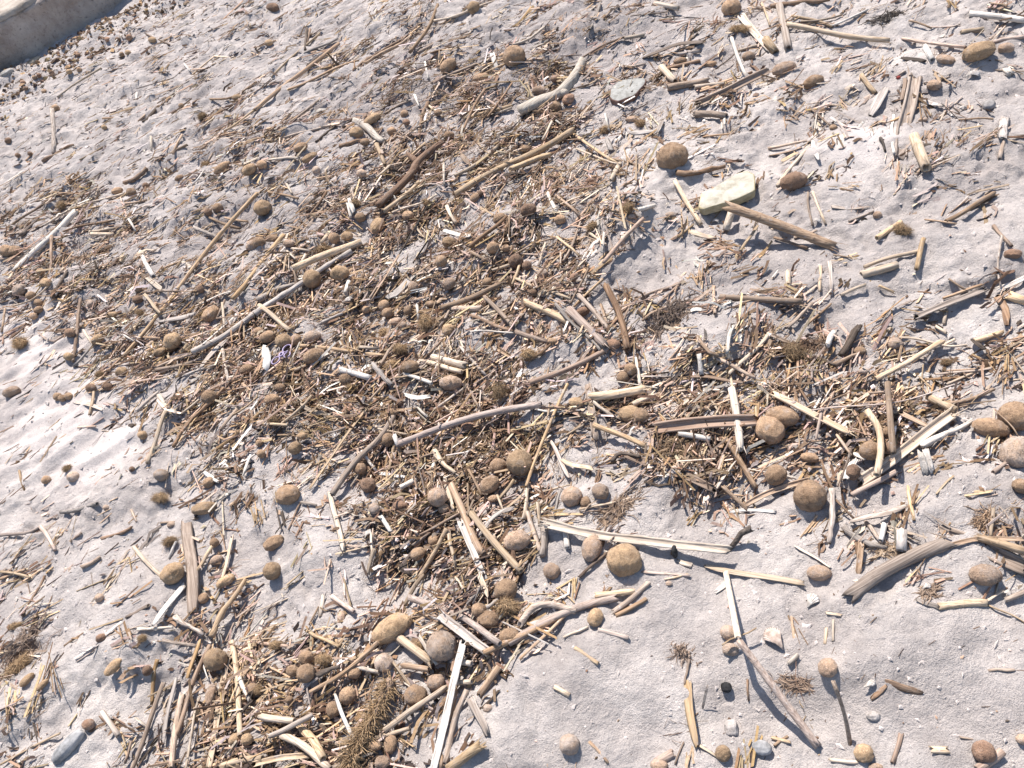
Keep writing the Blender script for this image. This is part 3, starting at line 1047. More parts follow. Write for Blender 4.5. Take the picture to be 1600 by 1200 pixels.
# ---------------------------------------------------------------- the beach: one sheet from the photographer's feet to the horizon
def axis(lo, hi, step, mid, grow, ends):
    """even steps where the photo looks closely, slowly coarser to the far edge of the view, then out to the horizon"""
    a = list(np.arange(lo, hi, step))
    def run(v, sg, m, e):
        s = step; out = []
        while sg * v < sg * e:
            s *= grow if sg * v < sg * m else 1.17
            v += sg * s; out.append(v)
        return out
    return np.array(run(a[0], -1, mid[0], ends[0])[::-1] + a + run(a[-1], 1, mid[1], ends[1]))
xs = axis(-0.90, 1.10, 0.0048, (-2.3, 2.0), 1.005, (-160, 160))
ys = axis(-0.12, 1.50, 0.0048, (-0.3, 4.7), 1.0032, (-160, 260))
GX, GY = np.meshgrid(xs, ys)
fx, fy = GX.ravel(), GY.ravel()
GZ = height(fx, fy)
cv = cover(fx, fy)
nx, ny = len(xs), len(ys)
idx = np.arange(nx * ny).reshape(ny, nx)
FF = np.stack([idx[:-1, :-1], idx[:-1, 1:], idx[1:, 1:], idx[1:, :-1]], -1).reshape(-1, 4)
beach = bulk('beach_sand', np.stack([fx, fy, GZ], 1), FF, None, M['sand'], True)
tag(beach, 'pale grey trampled beach sand with humps and small hollows', None, None, 'structure')
GREY_SPOTS = [((360, 345), .14, .10, .8), ((1150, 430), .20, .14, .55), ((900, 70), .35, .25, .6), ((1480, 200), .25, .2, .65), ((960, 440), .1, .06, .5), ((180, 470), .12, .1, .6), ((1350, 420), .2, .12, .5),  # greyer sand; those at the left hollow and the bank paint shade into the colour
         ((760, 330), .2, .12, .45), ((600, 150), .3, .2, .45)]
dm = np.zeros(len(fx))
for (a, b), sx, sy, k in GREY_SPOTS:
    p = gp(a, b); dm += k * np.exp(-((fx - p[0]) / sx) ** 2 - ((fy - p[1]) / sy) ** 2)
dm = dm + 0.38 * smooth(1.0, 2.2, fy - 0.45 * fx)
dm = np.clip(dm + 0.12 * cv * (cv > 0.45) - 0.05, 0, 0.9)
for nm, arr in (('grey_sand', dm), ('rough', 0.25 + 0.75 * rough(fx, fy))):
    a = beach.data.attributes.new(nm, 'FLOAT', 'POINT'); a.data.foreach_set('value', arr.astype(np.float32))

# ---------------------------------------------------------------- low concrete wall, top left
wa, wb = gp(0, 116), gp(205, 0)
wt = (wb - wa); wt[2] = 0; wt /= np.linalg.norm(wt); wnr = np.array([-wt[1], wt[0], 0.0])
if wnr[1] < 0: wnr = -wnr
_d = pix_dir(np.array(2.0), np.array(33.0)); _s = ((wa - CPOS) @ wnr) / (_d @ wnr)
WALL_H = float((CPOS + _s * _d)[2])
WK = WALL_H / 0.302
def wall_sheet():
    nu, prof = 420, [(-0.02, -0.12), (-0.012, -0.02)] + [(0.0 + 0.02 * k / 14, 0.275 * WK * k / 14) for k in range(15)] + [(0.034, 0.292 * WK), (0.06, 0.300 * WK)] + [(0.06 + 0.6 * k / 12, 0.302 * WK) for k in range(1, 13)] + [(0.67, 0.25), (0.68, -0.12)]
    us = np.linspace(-4.5, 5.5, nu)
    V = []
    for u in us:
        for k, (b, z) in enumerate(prof):
            p = wa + wt * u + wnr * b
            V.append([p[0], p[1], z])
    V = np.array(V); u = np.repeat(us, len(prof)); z = V[:, 2]
    n = 0.010 * perlin(u / 0.25, z / 0.2) + 0.006 * perlin(u / 0.07 + 5, z / 0.06 + V[:, 1] * 8) + 0.003 * perlin(u / 0.025, z / 0.03 + V[:, 1] * 25)
    V[:, 0] += wnr[0] * n; V[:, 1] += wnr[1] * n; V[:, 2] += n * 0.7 * (z > 0.28 * WK)
    m = len(prof); i = np.arange(nu * m).reshape(nu, m)
    F = np.stack([i[:-1, :-1], i[1:, :-1], i[1:, 1:], i[:-1, 1:]], -1).reshape(-1, 4)
    return V, F
WV, WF = wall_sheet()
wm, nt, bs = new_mat('rough_concrete')
geo = nd(nt, 'ShaderNodeNewGeometry'); P = geo.outputs['Position']
c = ramp(nt, noise(nt, P, 7.0, 6.0, 0.7), [(0.34, (0.28, 0.225, 0.19)), (0.52, (0.43, 0.365, 0.32)), (0.68, (0.54, 0.475, 0.42))])
c = mixc(nt, ramp(nt, noise(nt, P, 60.0, 4.0, 0.7), [(0.55, (0, 0, 0)), (0.7, (0.7, 0.7, 0.7))]), c, (0.13, 0.11, 0.10))
st = mapping(nt, P, (9.0, 9.0, 1.6))
c = mixc(nt, ramp(nt, noise(nt, st, 1.0, 5.0, 0.7), [(0.5, (0, 0, 0)), (0.72, (0.5, 0.5, 0.5))]), c, (0.22, 0.16, 0.125))
nt.links.new(c, bs.inputs['Base Color']); bs.inputs['Roughness'].default_value = 0.95
bump(nt, bs, noise(nt, P, 70.0, 8.0, 0.75), 1.0, 0.012)
wall_org = wa + wt * 0.3 + wnr * 0.3
wall = empty('concrete_wall', (wall_org[0], wall_org[1], 0))
tag(wall, 'low rough concrete wall running along the back of the beach', 'wall')
lw = bulk('wall_body', WV - np.array([wall_org[0], wall_org[1], 0]), WF, None, wm, True); lw.parent = wall
# pale render skin on the wall's top
cm, nt, bs = new_mat('pale_render'); geo = nd(nt, 'ShaderNodeNewGeometry'); P = geo.outputs['Position']
c = ramp(nt, noise(nt, P, 14.0, 6.0, 0.7), [(0.35, (0.26, 0.215, 0.175)), (0.6, (0.42, 0.37, 0.315))])
nt.links.new(c, bs.inputs['Base Color']); bs.inputs['Roughness'].default_value = 0.95
bump(nt, bs, noise(nt, P, 90.0, 6.0, 0.7), 1.0, 0.006)
us = np.linspace(-4.5, 5.5, 300); CVv = []
for u in us:
    e = 0.05 + 0.045 * float(perlin(u / 0.16, 3.3)) + 0.02 * float(perlin(u / 0.05, 1.3))
    for b, z in ((e - 0.004, WALL_H - 0.008), (e, WALL_H + 0.014), (e + 0.02, WALL_H + 0.02), (0.64, WALL_H + 0.022), (0.65, WALL_H - 0.01)):
        p = wa + wt * u + wnr * b; CVv.append([p[0] - wall_org[0], p[1] - wall_org[1], z])
CVv = np.array(CVv); i = np.arange(300 * 5).reshape(300, 5)
cp = bulk('coping', CVv, np.stack([i[:-1, :-1], i[1:, :-1], i[1:, 1:], i[:-1, 1:]], -1).reshape(-1, 4), None, cm, True); cp.parent = wall

# ---------------------------------------------------------------- litter nobody could count
TINTS = {'straw': (0.48, 0.365, 0.22), 'cream': (0.60, 0.50, 0.385), 'tan': (0.37, 0.27, 0.18), 'pink': (0.45, 0.34, 0.275), 'brown': (0.20, 0.13, 0.08),
         'dark': (0.075, 0.055, 0.045), 'grey': (0.33, 0.295, 0.265), 'white': (0.66, 0.62, 0.57), 'gold': (0.33, 0.225, 0.11), 'weed': (0.135, 0.085, 0.05)}
def pick_tints(n, table):
    ks = list(table); w = np.array([table[k] for k in ks], float); w /= w.sum()
    T_ = np.array([TINTS[k] for k in ks]); lum = T_.mean(1, keepdims=True)
    T_ = (T_ * 0.86 + lum * 0.14) * np.array([0.98, 0.915, 0.89])
    c = T_[RNG.choice(len(ks), n, p=w)]
    return np.clip(c * RNG.uniform(0.6, 1.35, (n, 1)) * RNG.uniform(0.94, 1.06, (n, 3)), 0.01, 0.85)
def scatter(n, power, base, far_pow=1.5, region=None):
    out = []; got = 0
    while got < n:
        x = RNG.uniform(-3.6, 3.4, 400000); y = RNG.uniform(-0.3, 4.5, 400000)
        px, py, dep = to_pix(x, y)
        d = np.hypot(np.hypot(x, y), CAM_H)
        c = cover(x, y)
        inside = (px > -160) & (px < 1760) & (py > -160) & (py < 1360)
        wallside = (x - wa[0]) * wnr[0] + (y - wa[1]) * wnr[1] < -0.01
        p = (base + (1 - base) * c ** power) * np.minimum(1, (1.25 / d)) ** far_pow * np.where(inside, 1.0, 0.35)
        if region is not None: p = p * region(x, y)
        k = (RNG.random(len(x)) < p) & wallside
        out.append(np.stack([x[k], y[k], c[k], d[k]], 1)); got += k.sum()
    return np.concatenate(out)[:n]
def yaw_field(x, y):
    n = len(x)
    far = smooth(1.3, 2.6, y - 0.45 * x)
    ali = RNG.normal(0.18, 0.38, n)
    rnd = RNG.uniform(-math.pi / 2, math.pi / 2, n)
    ali2 = 0.45 + 1.5 * perlin(x / 0.16 + 60, y / 0.16) + RNG.normal(0, 0.38, n)
    a = np.where(RNG.random(n) < 0.25 + 0.55 * far, ali, np.where(RNG.random(n) < 0.72, ali2, rnd))
    return a
def prisms(name, n, power, base, lmed, lsig, w0, w1, flat, table, zmax, label, tilt=0.16, bend=0.0, far_pow=1.5, segs=1, grow_far=0.35, lmax=0.075, region=None, bundle=1):
    m_ = bundle
    s = scatter(n // m_, power, base, far_pow, region); n = len(s) * m_
    yaw = np.repeat(yaw_field(s[:, 0], s[:, 1]), m_)
    s = np.repeat(s, m_, 0)
    if m_ > 1:
        k_ = np.arange(n) % m_ > 0
        u_, v_ = RNG.normal(0, 0.016, n) * k_, RNG.normal(0, 0.0075, n) * k_
        s[:, 0] += (u_ * np.cos(yaw) - v_ * np.sin(yaw)) * (s[:, 3] / 1.4) ** 0.5; s[:, 1] += (u_ * np.sin(yaw) + v_ * np.cos(yaw)) * (s[:, 3] / 1.4) ** 0.5
        yaw = yaw + RNG.normal(0, 0.20, n) * k_ + (RNG.random(n) < 0.12) * RNG.normal(0, 1, n)
    x, y, c, d = s.T
    L = np.clip(lmed * np.exp(RNG.normal(0, lsig, n)), 0.004, lmax) * (d / 1.4) ** grow_far * 0.5
    W = RNG.uniform(w0, w1, n) * 0.5 * (d / 1.4) ** grow_far; T = W * flat
    z0 = height(x, y) + T * 0.6 + zmax * c * RNG.random(n) ** 1.6
    pit = RNG.normal(0, 1, n) * tilt * (0.25 + c)
    ax = np.stack([np.cos(yaw) * np.cos(pit), np.sin(yaw) * np.cos(pit), np.sin(pit)], 1)
    z0 = z0 + np.abs(np.sin(pit)) * L * 0.6
    sd = np.stack([-np.sin(yaw), np.cos(yaw), np.zeros(n)], 1)
    up = np.cross(ax, sd)
    ro = RNG.uniform(-0.9, 0.9, n)[:, None]
    sd, up = sd * np.cos(ro) + up * np.sin(ro), up * np.cos(ro) - sd * np.sin(ro)
    C = np.stack([x, y, z0], 1)
    bd = RNG.normal(0, bend, n) if bend else np.zeros(n)
    rings = []
    for k in range(segs + 1):
        t = -1 + 2 * k / segs
        cen = C + ax * (L * t)[:, None] + sd * (bd * L * (1 - t * t))[:, None] + up * (0.5 * bd * L * (1 - t * t))[:, None]
        sc = RNG.uniform(0.75, 1.1, n)
        sl = RNG.uniform(-1, 1, (n, 1)) * W[:, None] * (1.0 if k in (0, segs) else 0)
        for a, b in ((1, 0.55), (-1, 0.75), (-1, -0.6), (1, -0.7)):
            rings.append(cen + sd * (a * W * sc)[:, None] + up * (b * T * sc)[:, None] + ax * sl * a)
    V = np.stack(rings, 1)                                        # n, 4*(segs+1), 3
    nv = V.shape[1]
    f = []
    for k in range(segs):
        for j in range(4):
            f.append((4 * k + j, 4 * k + (j + 1) % 4, 4 * k + 4 + (j + 1) % 4, 4 * k + 4 + j))
    f.append((3, 2, 1, 0)); e = 4 * segs; f.append((e, e + 1, e + 2, e + 3))
    F = (np.arange(n)[:, None, None] * nv + np.array(f)[None]).reshape(-1, 4)
    pt = pick_tints(n, table)
    if m_ > 1:
        sm = np.repeat(pt[::m_], m_, 0) * RNG.uniform(0.8, 1.2, (n, 1)); pt = np.where(RNG.random((n, 1)) < 0.6, sm, pt)
    tint = np.repeat(pt, nv, 0)
    o = bulk(name, V.reshape(-1, 3), F, tint, M['litter'])
    tag(o, label, None, None, 'stuff')
    return o
def crumbs(name, n, power, base, r0, r1, table, zmax, label, squash=0.6, far_pow=1.6, region=None):
    s = scatter(n, power, base, far_pow, region); x, y, c, d = s.T
    r = RNG.uniform(0, 1, n) ** 2.2 * (r1 - r0) + r0
    r = r * (d / 1.4) ** 0.5
    z = height(x, y) + r * 0.25 + zmax * c * RNG.random(n) ** 1.6
    D = np.array([(1, 0, 0), (0, 1, 0), (-1, 0, 0), (0, -1, 0), (0, 0, 1), (0, 0, -1)], float)
    q = RNG.uniform(0, 2 * math.pi, n)
    dx, dy = np.cos(q), np.sin(q)
    V = D[None] * RNG.uniform(0.55, 1.35, (n, 6, 1))
    el = RNG.uniform(0.7, 2.0, n)
    vx = V[..., 0] * el[:, None]; vy = V[..., 1]
    vx, vy = vx * dx[:, None] - vy * dy[:, None], vx * dy[:, None] + vy * dx[:, None]
    V = np.stack([vx, vy, V[..., 2] * squash + 0.3 * vx * RNG.uniform(-1, 1, (n, 1))], -1) * r[:, None, None] + np.stack([x, y, z], 1)[:, None]
    f = np.array([(0, 1, 4), (1, 2, 4), (2, 3, 4), (3, 0, 4), (1, 0, 5), (2, 1, 5), (3, 2, 5), (0, 3, 5)])
    F = (np.arange(n)[:, None, None] * 6 + f[None]).reshape(-1, 3)
    o = bulk(name, V.reshape(-1, 3), F, np.repeat(pick_tints(n, table), 6, 0), M['litter'])
    tag(o, label, None, None, 'stuff')
prisms('straw_litter', 24000, 2.1, 0.0012, 0.027, 0.60, 0.0013, 0.0042, 0.55, {'cream': 2.2, 'straw': 2.4, 'tan': 4, 'pink': 2.4, 'brown': 3.4, 'white': .9, 'grey': .9, 'gold': 2, 'dark': .8}, 0.017,
       'short broken bits of pale and brown straw strewn over the sand', tilt=0.2, lmax=0.11, bundle=6)
prisms('leaf_litter', 21000, 2.3, 0.0012, 0.019, 0.5, 0.0022, 0.0066, 0.14, {'brown': 4.5, 'weed': 3.4, 'tan': 2.6, 'dark': 2, 'gold': 1, 'grey': 1.4, 'pink': 2, 'cream': 1.4, 'white': 1}, 0.014,
       'dry brown seagrass and reed leaf scraps matted between the stalks', tilt=0.4, bend=0.25, segs=2, bundle=5)
prisms('fibre_litter', 13000, 2.0, 0.004, 0.022, 0.55, 0.0004, 0.0011, 0.8, {'brown': 3, 'weed': 3, 'tan': 2, 'gold': 2, 'dark': 1, 'cream': 1}, 0.018,
       'fine hair-like seagrass fibres and threads lying in the drift line', tilt=0.35, bend=0.35, segs=2, lmax=0.06, bundle=8)
prisms('far_straw_litter', 9500, 0.6, 0.35, 0.030, 0.6, 0.0014, 0.0034, 0.6, {'straw': 2, 'tan': 4, 'cream': 1.2, 'pink': 2, 'brown': 4.5, 'grey': 1.6, 'dark': 1.6, 'gold': 1.5}, 0.004,
       'thin straw lying in streaks on the sand towards the wall', tilt=0.10, far_pow=-0.35, grow_far=0.0, region=lambda x, y: smooth(1.15, 1.9, y - 0.45 * x))
prisms('dark_flecks', 2600, 0.4, 0.5, 0.0055, 0.5, 0.0005, 0.0016, 0.35, {'brown': 3, 'weed': 3, 'tan': 2, 'grey': 2, 'dark': 1}, 0.004,
       'tiny dark flecks of leaf lying on the bare sand', tilt=0.3, region=lambda x, y: smooth(-0.2, 0.5, perlin(x / 0.2, y / 0.2 + 30)))
crumbs('dark_crumbs', 10000, 1.4, 0.02, 0.0005, 0.0028, {'brown': 3, 'weed': 4, 'dark': 2, 'tan': 2, 'gold': 1}, 0.012, 'small dark crumbs of bark, seed and weed on the sand')
crumbs('shell_grit', 6500, 2.6, 0.008, 0.0008, 0.0040, {'white': 3, 'cream': 3, 'grey': 1.5, 'pink': 1.5}, 0.020, 'white and cream chips of shell and pith among the litter')
crumbs('wall_foot_wrack', 3200, 0.3, 0.6, 0.0010, 0.0075, {'brown': 3, 'weed': 2, 'gold': 2, 'tan': 1.5, 'dark': 1.5}, 0.01, 'brown seagrass crumbs heaped along the foot of the wall', squash=0.8, far_pow=-1.0,
       region=lambda x, y: np.exp(-(((x - wa[0]) * wnr[0] + (y - wa[1]) * wnr[1] + 0.22) / 0.24) ** 2) * smooth(-0.45, 0.25, perlin(x / 0.35, y / 0.2)))
crumbs('sand_clods', 17000, 0.5, 0.45, 0.0005, 0.0042, {'grey': 1}, 0.001, 'small loose clods of grey sand on the beach')
TINTS_SAND = (0.44, 0.40, 0.38)
cl = bpy.data.objects['sand_clods'].data.attributes['tint']
arr = np.empty(len(cl.data) * 4, np.float32); cl.data.foreach_get('color', arr); arr = arr.reshape(-1, 4)
arr[:, :3] = np.array(TINTS_SAND) * (arr[:, :1] / 0.33 * 0.25 + 0.78); cl.data.foreach_set('color', arr.ravel())

# ---------------------------------------------------------------- seagrass balls
def ico(level):
    bm = bmesh.new(); bmesh.ops.create_icosphere(bm, subdivisions=level, radius=1.0)
    v = np.array([x.co[:] for x in bm.verts]); f = [tuple(y.index for y in x.verts) for x in bm.faces]; bm.free()
    return v, f
ICO3, ICO4 = ico(3), ico(4)
def n3(v, s, o):
    return (perlin(v[:, 0] * s + o, v[:, 1] * s + o * 1.7) + perlin(v[:, 1] * s + o * 2.3, v[:, 2] * s + o) + perlin(v[:, 2] * s - o, v[:, 0] * s + o * 0.7)) / 3
def ball_mesh(k, level, nfuzz, fl, shag=False):
    v, f = (ICO4 if level == 4 else ICO3)
    v = v.copy()
    o = 3.1 * k + 1
    r = 1 + 0.16 * n3(v, 1.1, o) + 0.12 * n3(v, 2.4, o + 5) + 0.06 * n3(v, 6.0, o + 9) + 0.035 * n3(v, 14.0, o + 2)
    if shag: r = r * 0.62 + 0.22 * n3(v, 2.2, o + 3)
    w = v * r[:, None]
    V = [tuple(a) for a in w]; F = list(f)
    rg = np.random.default_rng(100 + k)
    for j in range(nfuzz):
        i = rg.integers(len(v)); p = w[i] * 0.97; nrm = v[i]
        t = rg.normal(0, 1, 3); t -= nrm * (t @ nrm); t /= np.linalg.norm(t)
        L = fl * rg.uniform(0.4, 1.3); wd = (0.024 if shag else 0.019)
        side = np.cross(nrm, t) * wd
        mid = p + (nrm * (0.55 if shag else 0.35) + t * 0.5) * L * 0.6; end = p + (nrm * (0.55 if shag else 0.25) + t * (0.9 + (0.3 if shag else 0))) * L
        b = len(V); V += [tuple(p - side), tuple(p + side), tuple(mid + side * 0.7), tuple(mid - side * 0.7), tuple(end)]
        F += [(b, b + 1, b + 2, b + 3), (b + 3, b + 2, b + 4)]
    me = bpy.data.meshes.new('seagrass_tuft' if shag else 'seagrass_ball')
    me.from_pydata(V, [], F); me.polygons.foreach_set('use_smooth', [True] * len(me.polygons)); me.update()
    return me
BM4 = [ball_mesh(k, 4, 900, 0.22) for k in range(5)]
BM3 = [ball_mesh(10 + k, 3, 320, 0.24) for k in range(5)]
BMS = [ball_mesh(20 + k, 3, 750, 0.62, True) for k in range(5)]
_mc = {}
def with_mat(me, key):
    if (me.name, key) not in _mc:
        c = me.copy(); c.materials.clear(); c.materials.append(B[key]); _mc[(me.name, key)] = c
    return _mc[(me.name, key)]
BANK = []
THINGS = []        # (object, px, py, descriptor, noun-phrase maker, category, group)
CN = {'b': 'brown', 'o': 'olive-brown', 'd': 'dark brown', 'r': 'reddish-brown', 'p': 'dusty pinkish', 's': 'sand-coated', 'f': 'shaggy brown'}
for q in [w for l in BALLS.strip().splitlines() for w in l.split(';')]:
    px, py, a, b, ang, ck = q.split(); px, py, a, b, ang = map(float, (px, py, a, b, ang))
    p0, t0 = hit(px, py, 0.01)
    ra = a * 0.5 * t0[0] / FPX; rb = b * 0.5 * t0[0] / FPX
    shag = ck == 'f'
    bury = random.uniform(0.55, 0.85) if ck != 's' else random.uniform(0.3, 0.6)
    cvl = float(cover(p0[:, 0], p0[:, 1])[0])
    dz = rb * bury + (0.005 + 0.009 * random.random()) * smooth(0.35, 0.7, cvl)
    p, t = hit(px, py, dz); p = p[0]
    ca, sa = math.cos(R(ang)), math.sin(R(ang))
    p1, _ = pix_at_z(np.array([px + ca * a * 0.4]), np.array([py - sa * a * 0.4]), p[2])
    yaw = math.atan2(p1[0][1] - p[1], p1[0][0] - p[0]) if a > b * 1.05 else random.uniform(0, 6.28)
    if shag: me = random.choice(BMS)
    elif a > 19: me = random.choice(BM4)
    else: me = random.choice(BM3)
    k = 1.12 if shag else 1.0
    o = put('seagrass_tuft' if shag else 'seagrass_ball', None, None, None, tuple(p), yaw, mesh=with_mat(me, ck))
    o.scale = (ra * k, rb * random.uniform(0.94, 1.04) * k, rb * random.uniform(0.9, 1.0) * k)
    BANK.append((p[0], p[1], rb, rb * random.uniform(0.15, 0.55) * (1.0 if cvl < 0.6 else 0.5)))
    if a < b * 1.25: o.rotation_euler = (random.uniform(-0.6, 0.6), random.uniform(-0.6, 0.6), yaw)
    size = 'tiny' if a < 13 else 'small' if a < 20 else 'medium' if a < 30 else 'large'
    shape = 'oblong' if a > b * 1.55 else 'oval' if a > b * 1.22 else 'round'
    THINGS.append((o, px, py, f"{size} {CN[ck]}{'' if shag else ' ' + shape} {'fibre tuft' if shag else 'fibre ball'}", 'fibre tuft' if shag else 'seagrass ball', 'loose seagrass tufts in the drift' if shag else 'seagrass balls in the drift'))

# ---------------------------------------------------------------- reeds, straws, twigs, leaves
def sample_path(pts, step):
    P_ = np.array(pts, float)
    if len(P_) > 2:
        Q = np.vstack([2 * P_[0] - P_[1], P_, 2 * P_[-1] - P_[-2]]); out = []
        for i in range(1, len(Q) - 2):
            for t in np.linspace(0, 1, 9)[:-1]:
                out.append(0.5 * ((2 * Q[i]) + (-Q[i - 1] + Q[i + 1]) * t + (2 * Q[i - 1] - 5 * Q[i] + 4 * Q[i + 1] - Q[i + 2]) * t * t + (-Q[i - 1] + 3 * Q[i] - 3 * Q[i + 1] + Q[i + 2]) * t ** 3))
        out.append(P_[-1]); P_ = np.array(out)
    s = np.concatenate([[0], np.cumsum(np.hypot(*np.diff(P_, axis=0).T))])
    n = max(2, int(round(s[-1] / step)) + 1); u = np.linspace(0, s[-1], n)
    return np.stack([np.interp(u, s, P_[:, 0]), np.interp(u, s, P_[:, 1])], 1), s[-1]
def frames(W):
    t = np.gradient(W, axis=0); t /= np.linalg.norm(t, axis=1)[:, None]
    up = np.array([0, 0, 1.0]); s = np.cross(t, up); nn = np.linalg.norm(s, axis=1)
    s[nn < 0.05] = (1, 0, 0); s /= np.linalg.norm(s, axis=1)[:, None]
    return t, s, np.cross(s, t)
def world_path(pts, wpx, lift, step, wob=0.012):
    q, Lp = sample_path(pts, step)
    n = len(q)
    if n > 2:                                                    # a little natural bend
        tt = np.linspace(0, 1, n); d = q[-1] - q[0]; nr = np.array([-d[1], d[0]])
        q = q + nr[None] * (random.gauss(0, wob) * (4 * tt * (1 - tt)) + random.gauss(0, wob * 0.5) * np.sin(tt * 6.28))[:, None]
    p, t = hit(q[:, 0], q[:, 1], 0.0)
    r = 0.5 * wpx * t / FPX
    cvl = cover(p[:, 0], p[:, 1])
    l0, l1 = lift
    def lf(l, c): return l * 0.001 if l > 25 else l * 0.001 * (0.02 + 1.05 * min(1.0, 1.3 * c))
    la, lb = lf(l0, cvl[0]), lf(l1, cvl[-1])
    g = p[:, 2]; u = np.linspace(0, 1, n)
    z = (g[0] + la + (0.35 + 0.35 * cvl[0]) * r[0]) * (1 - u) + (g[-1] + lb + (0.35 + 0.35 * cvl[-1]) * r[-1]) * u
    pen = g + 0.25 * r - z
    z = z + max(0.0, float(np.percentile(pen, 96 if wpx >= 8 else 82)))
    W, t = pix_at_z(q[:, 0], q[:, 1], z)
    if max(l0, l1) >= 40 and min(l0, l1) <= 15 and n > 2:       # planted or propped: a straight rod through the air
        W = W[0] + (W[-1] - W[0]) * np.linspace(0, 1, n)[:, None]
        W[:, 0] += 0.003 * np.sin(np.linspace(0, 3.1, n)); dep = (W - CPOS) @ _F
        return W, 0.5 * wpx * dep / FPX, Lp
    g2 = height(W[:, 0], W[:, 1]); z = np.maximum(z, g2 - 0.3 * r)
    W, t = pix_at_z(q[:, 0], q[:, 1], z)
    return W, 0.5 * wpx * t / FPX, Lp
def sweep(W, prof_of, closed_ends=True, hollow=False, fray=(0.0, 0.0)):
    """prof_of(i) gives (k,2) side/normal offsets in metres for ring i"""
    t, s, nrm = frames(W)
    V = []; F = []; n = len(W); k = None
    for i in range(n):
        pr = prof_of(i); k = len(pr)
        e = fray[0] if i == 0 else fray[1] if i == n - 1 else 0.0
        off = RNG.uniform(-1, 1, k) * e if e else np.zeros(k)
        V.append(W[i] + pr[:, :1] * s[i] + pr[:, 1:] * nrm[i] + off[:, None] * t[i])
    for i in range(n - 1):
        for j in range(k):
            F.append((i * k + j, i * k + (j + 1) % k, (i + 1) * k + (j + 1) % k, (i + 1) * k + j))
    V = list(V); cap = []
    def close(i, sgn):
        pr = prof_of(i)
        base = i * k
        if hollow:
            r = np.abs(pr).max()
            b0 = sum(len(a) for a in V)
            V.append((V[i] - W[i]) * 0.66 + W[i]); V.append((V[i] - W[i]) * 0.6 + W[i] - sgn * t[i] * r * 2.2)
            for j in range(k):
                j2 = (j + 1) % k
                q1 = (base + j, base + j2, b0 + j2, b0 + j); q2 = (b0 + j, b0 + j2, b0 + k + j2, b0 + k + j)
                if sgn < 0: q1 = q1[::-1]; q2 = q2[::-1]
                cap.append(q1); cap.append(q2)
            f = tuple(b0 + k + j for j in range(k)); cap.append(f if sgn > 0 else f[::-1])
        else:
            f = tuple(base + j for j in range(k)); cap.append(f if sgn > 0 else f[::-1])
    close(0, -1); close(n - 1, 1)
    return np.concatenate(V), F + cap
def circ(n, r, jit=None, ell=1.0):
    a = np.linspace(0, 2 * math.pi, n, endpoint=False)
    rr = r * (1 + (jit if jit is not None else 0))
    return np.stack([np.cos(a) * rr, np.sin(a) * rr * ell], 1)
def chan(r, op=1.02, th=0.68, n=8):
    a = np.linspace(math.pi * op, math.pi * (2 + (1 - op)), n)
    o_ = np.stack([np.cos(a) * r, np.sin(a) * r * 0.8], 1); i_ = np.stack([np.cos(a[::-1]) * r * th, np.sin(a[::-1]) * r * 0.8 * th + 0.06 * r], 1)
    return np.concatenate([o_, i_])
def rot2(p, a):
    c_, s_ = math.cos(a), math.sin(a)
    return np.stack([p[:, 0] * c_ - p[:, 1] * s_, p[:, 0] * s_ + p[:, 1] * c_], 1)
NOUN = {'t': 'straw', 'r': 'reed', 's': 'split reed', 'f': 'leaf strip', 'b': 'twig'}
NAME = {'t': 'straw', 'r': 'reed', 's': 'split_reed', 'f': 'reed_leaf', 'b': 'twig'}
CATG = {'t': 'straw', 'r': 'reed', 's': 'split reed', 'f': 'leaf strip', 'b': 'twig'}
GRP = {'t': 'loose straws in the drift', 'r': 'broken reeds in the drift', 's': 'split reeds in the drift', 'f': 'dry leaf strips in the drift', 'b': 'bits of driftwood twig'}
CNAME = {'straw': 'straw-yellow', 'cream': 'cream', 'tan': 'tan', 'pink': 'pinkish', 'brown': 'brown', 'dark': 'dark', 'grey': 'grey', 'white': 'white', 'gold': 'golden-brown', 'wood': 'grey-brown', 'pinkb': 'pinkish'}
def slope_word(a, b):
    ang = math.degrees(math.atan2(-(b[1] - a[1]), b[0] - a[0])) % 180
    return 'level' if ang < 14 or ang > 166 else 'rising right' if ang < 68 else 'steep' if ang < 112 else 'falling right'
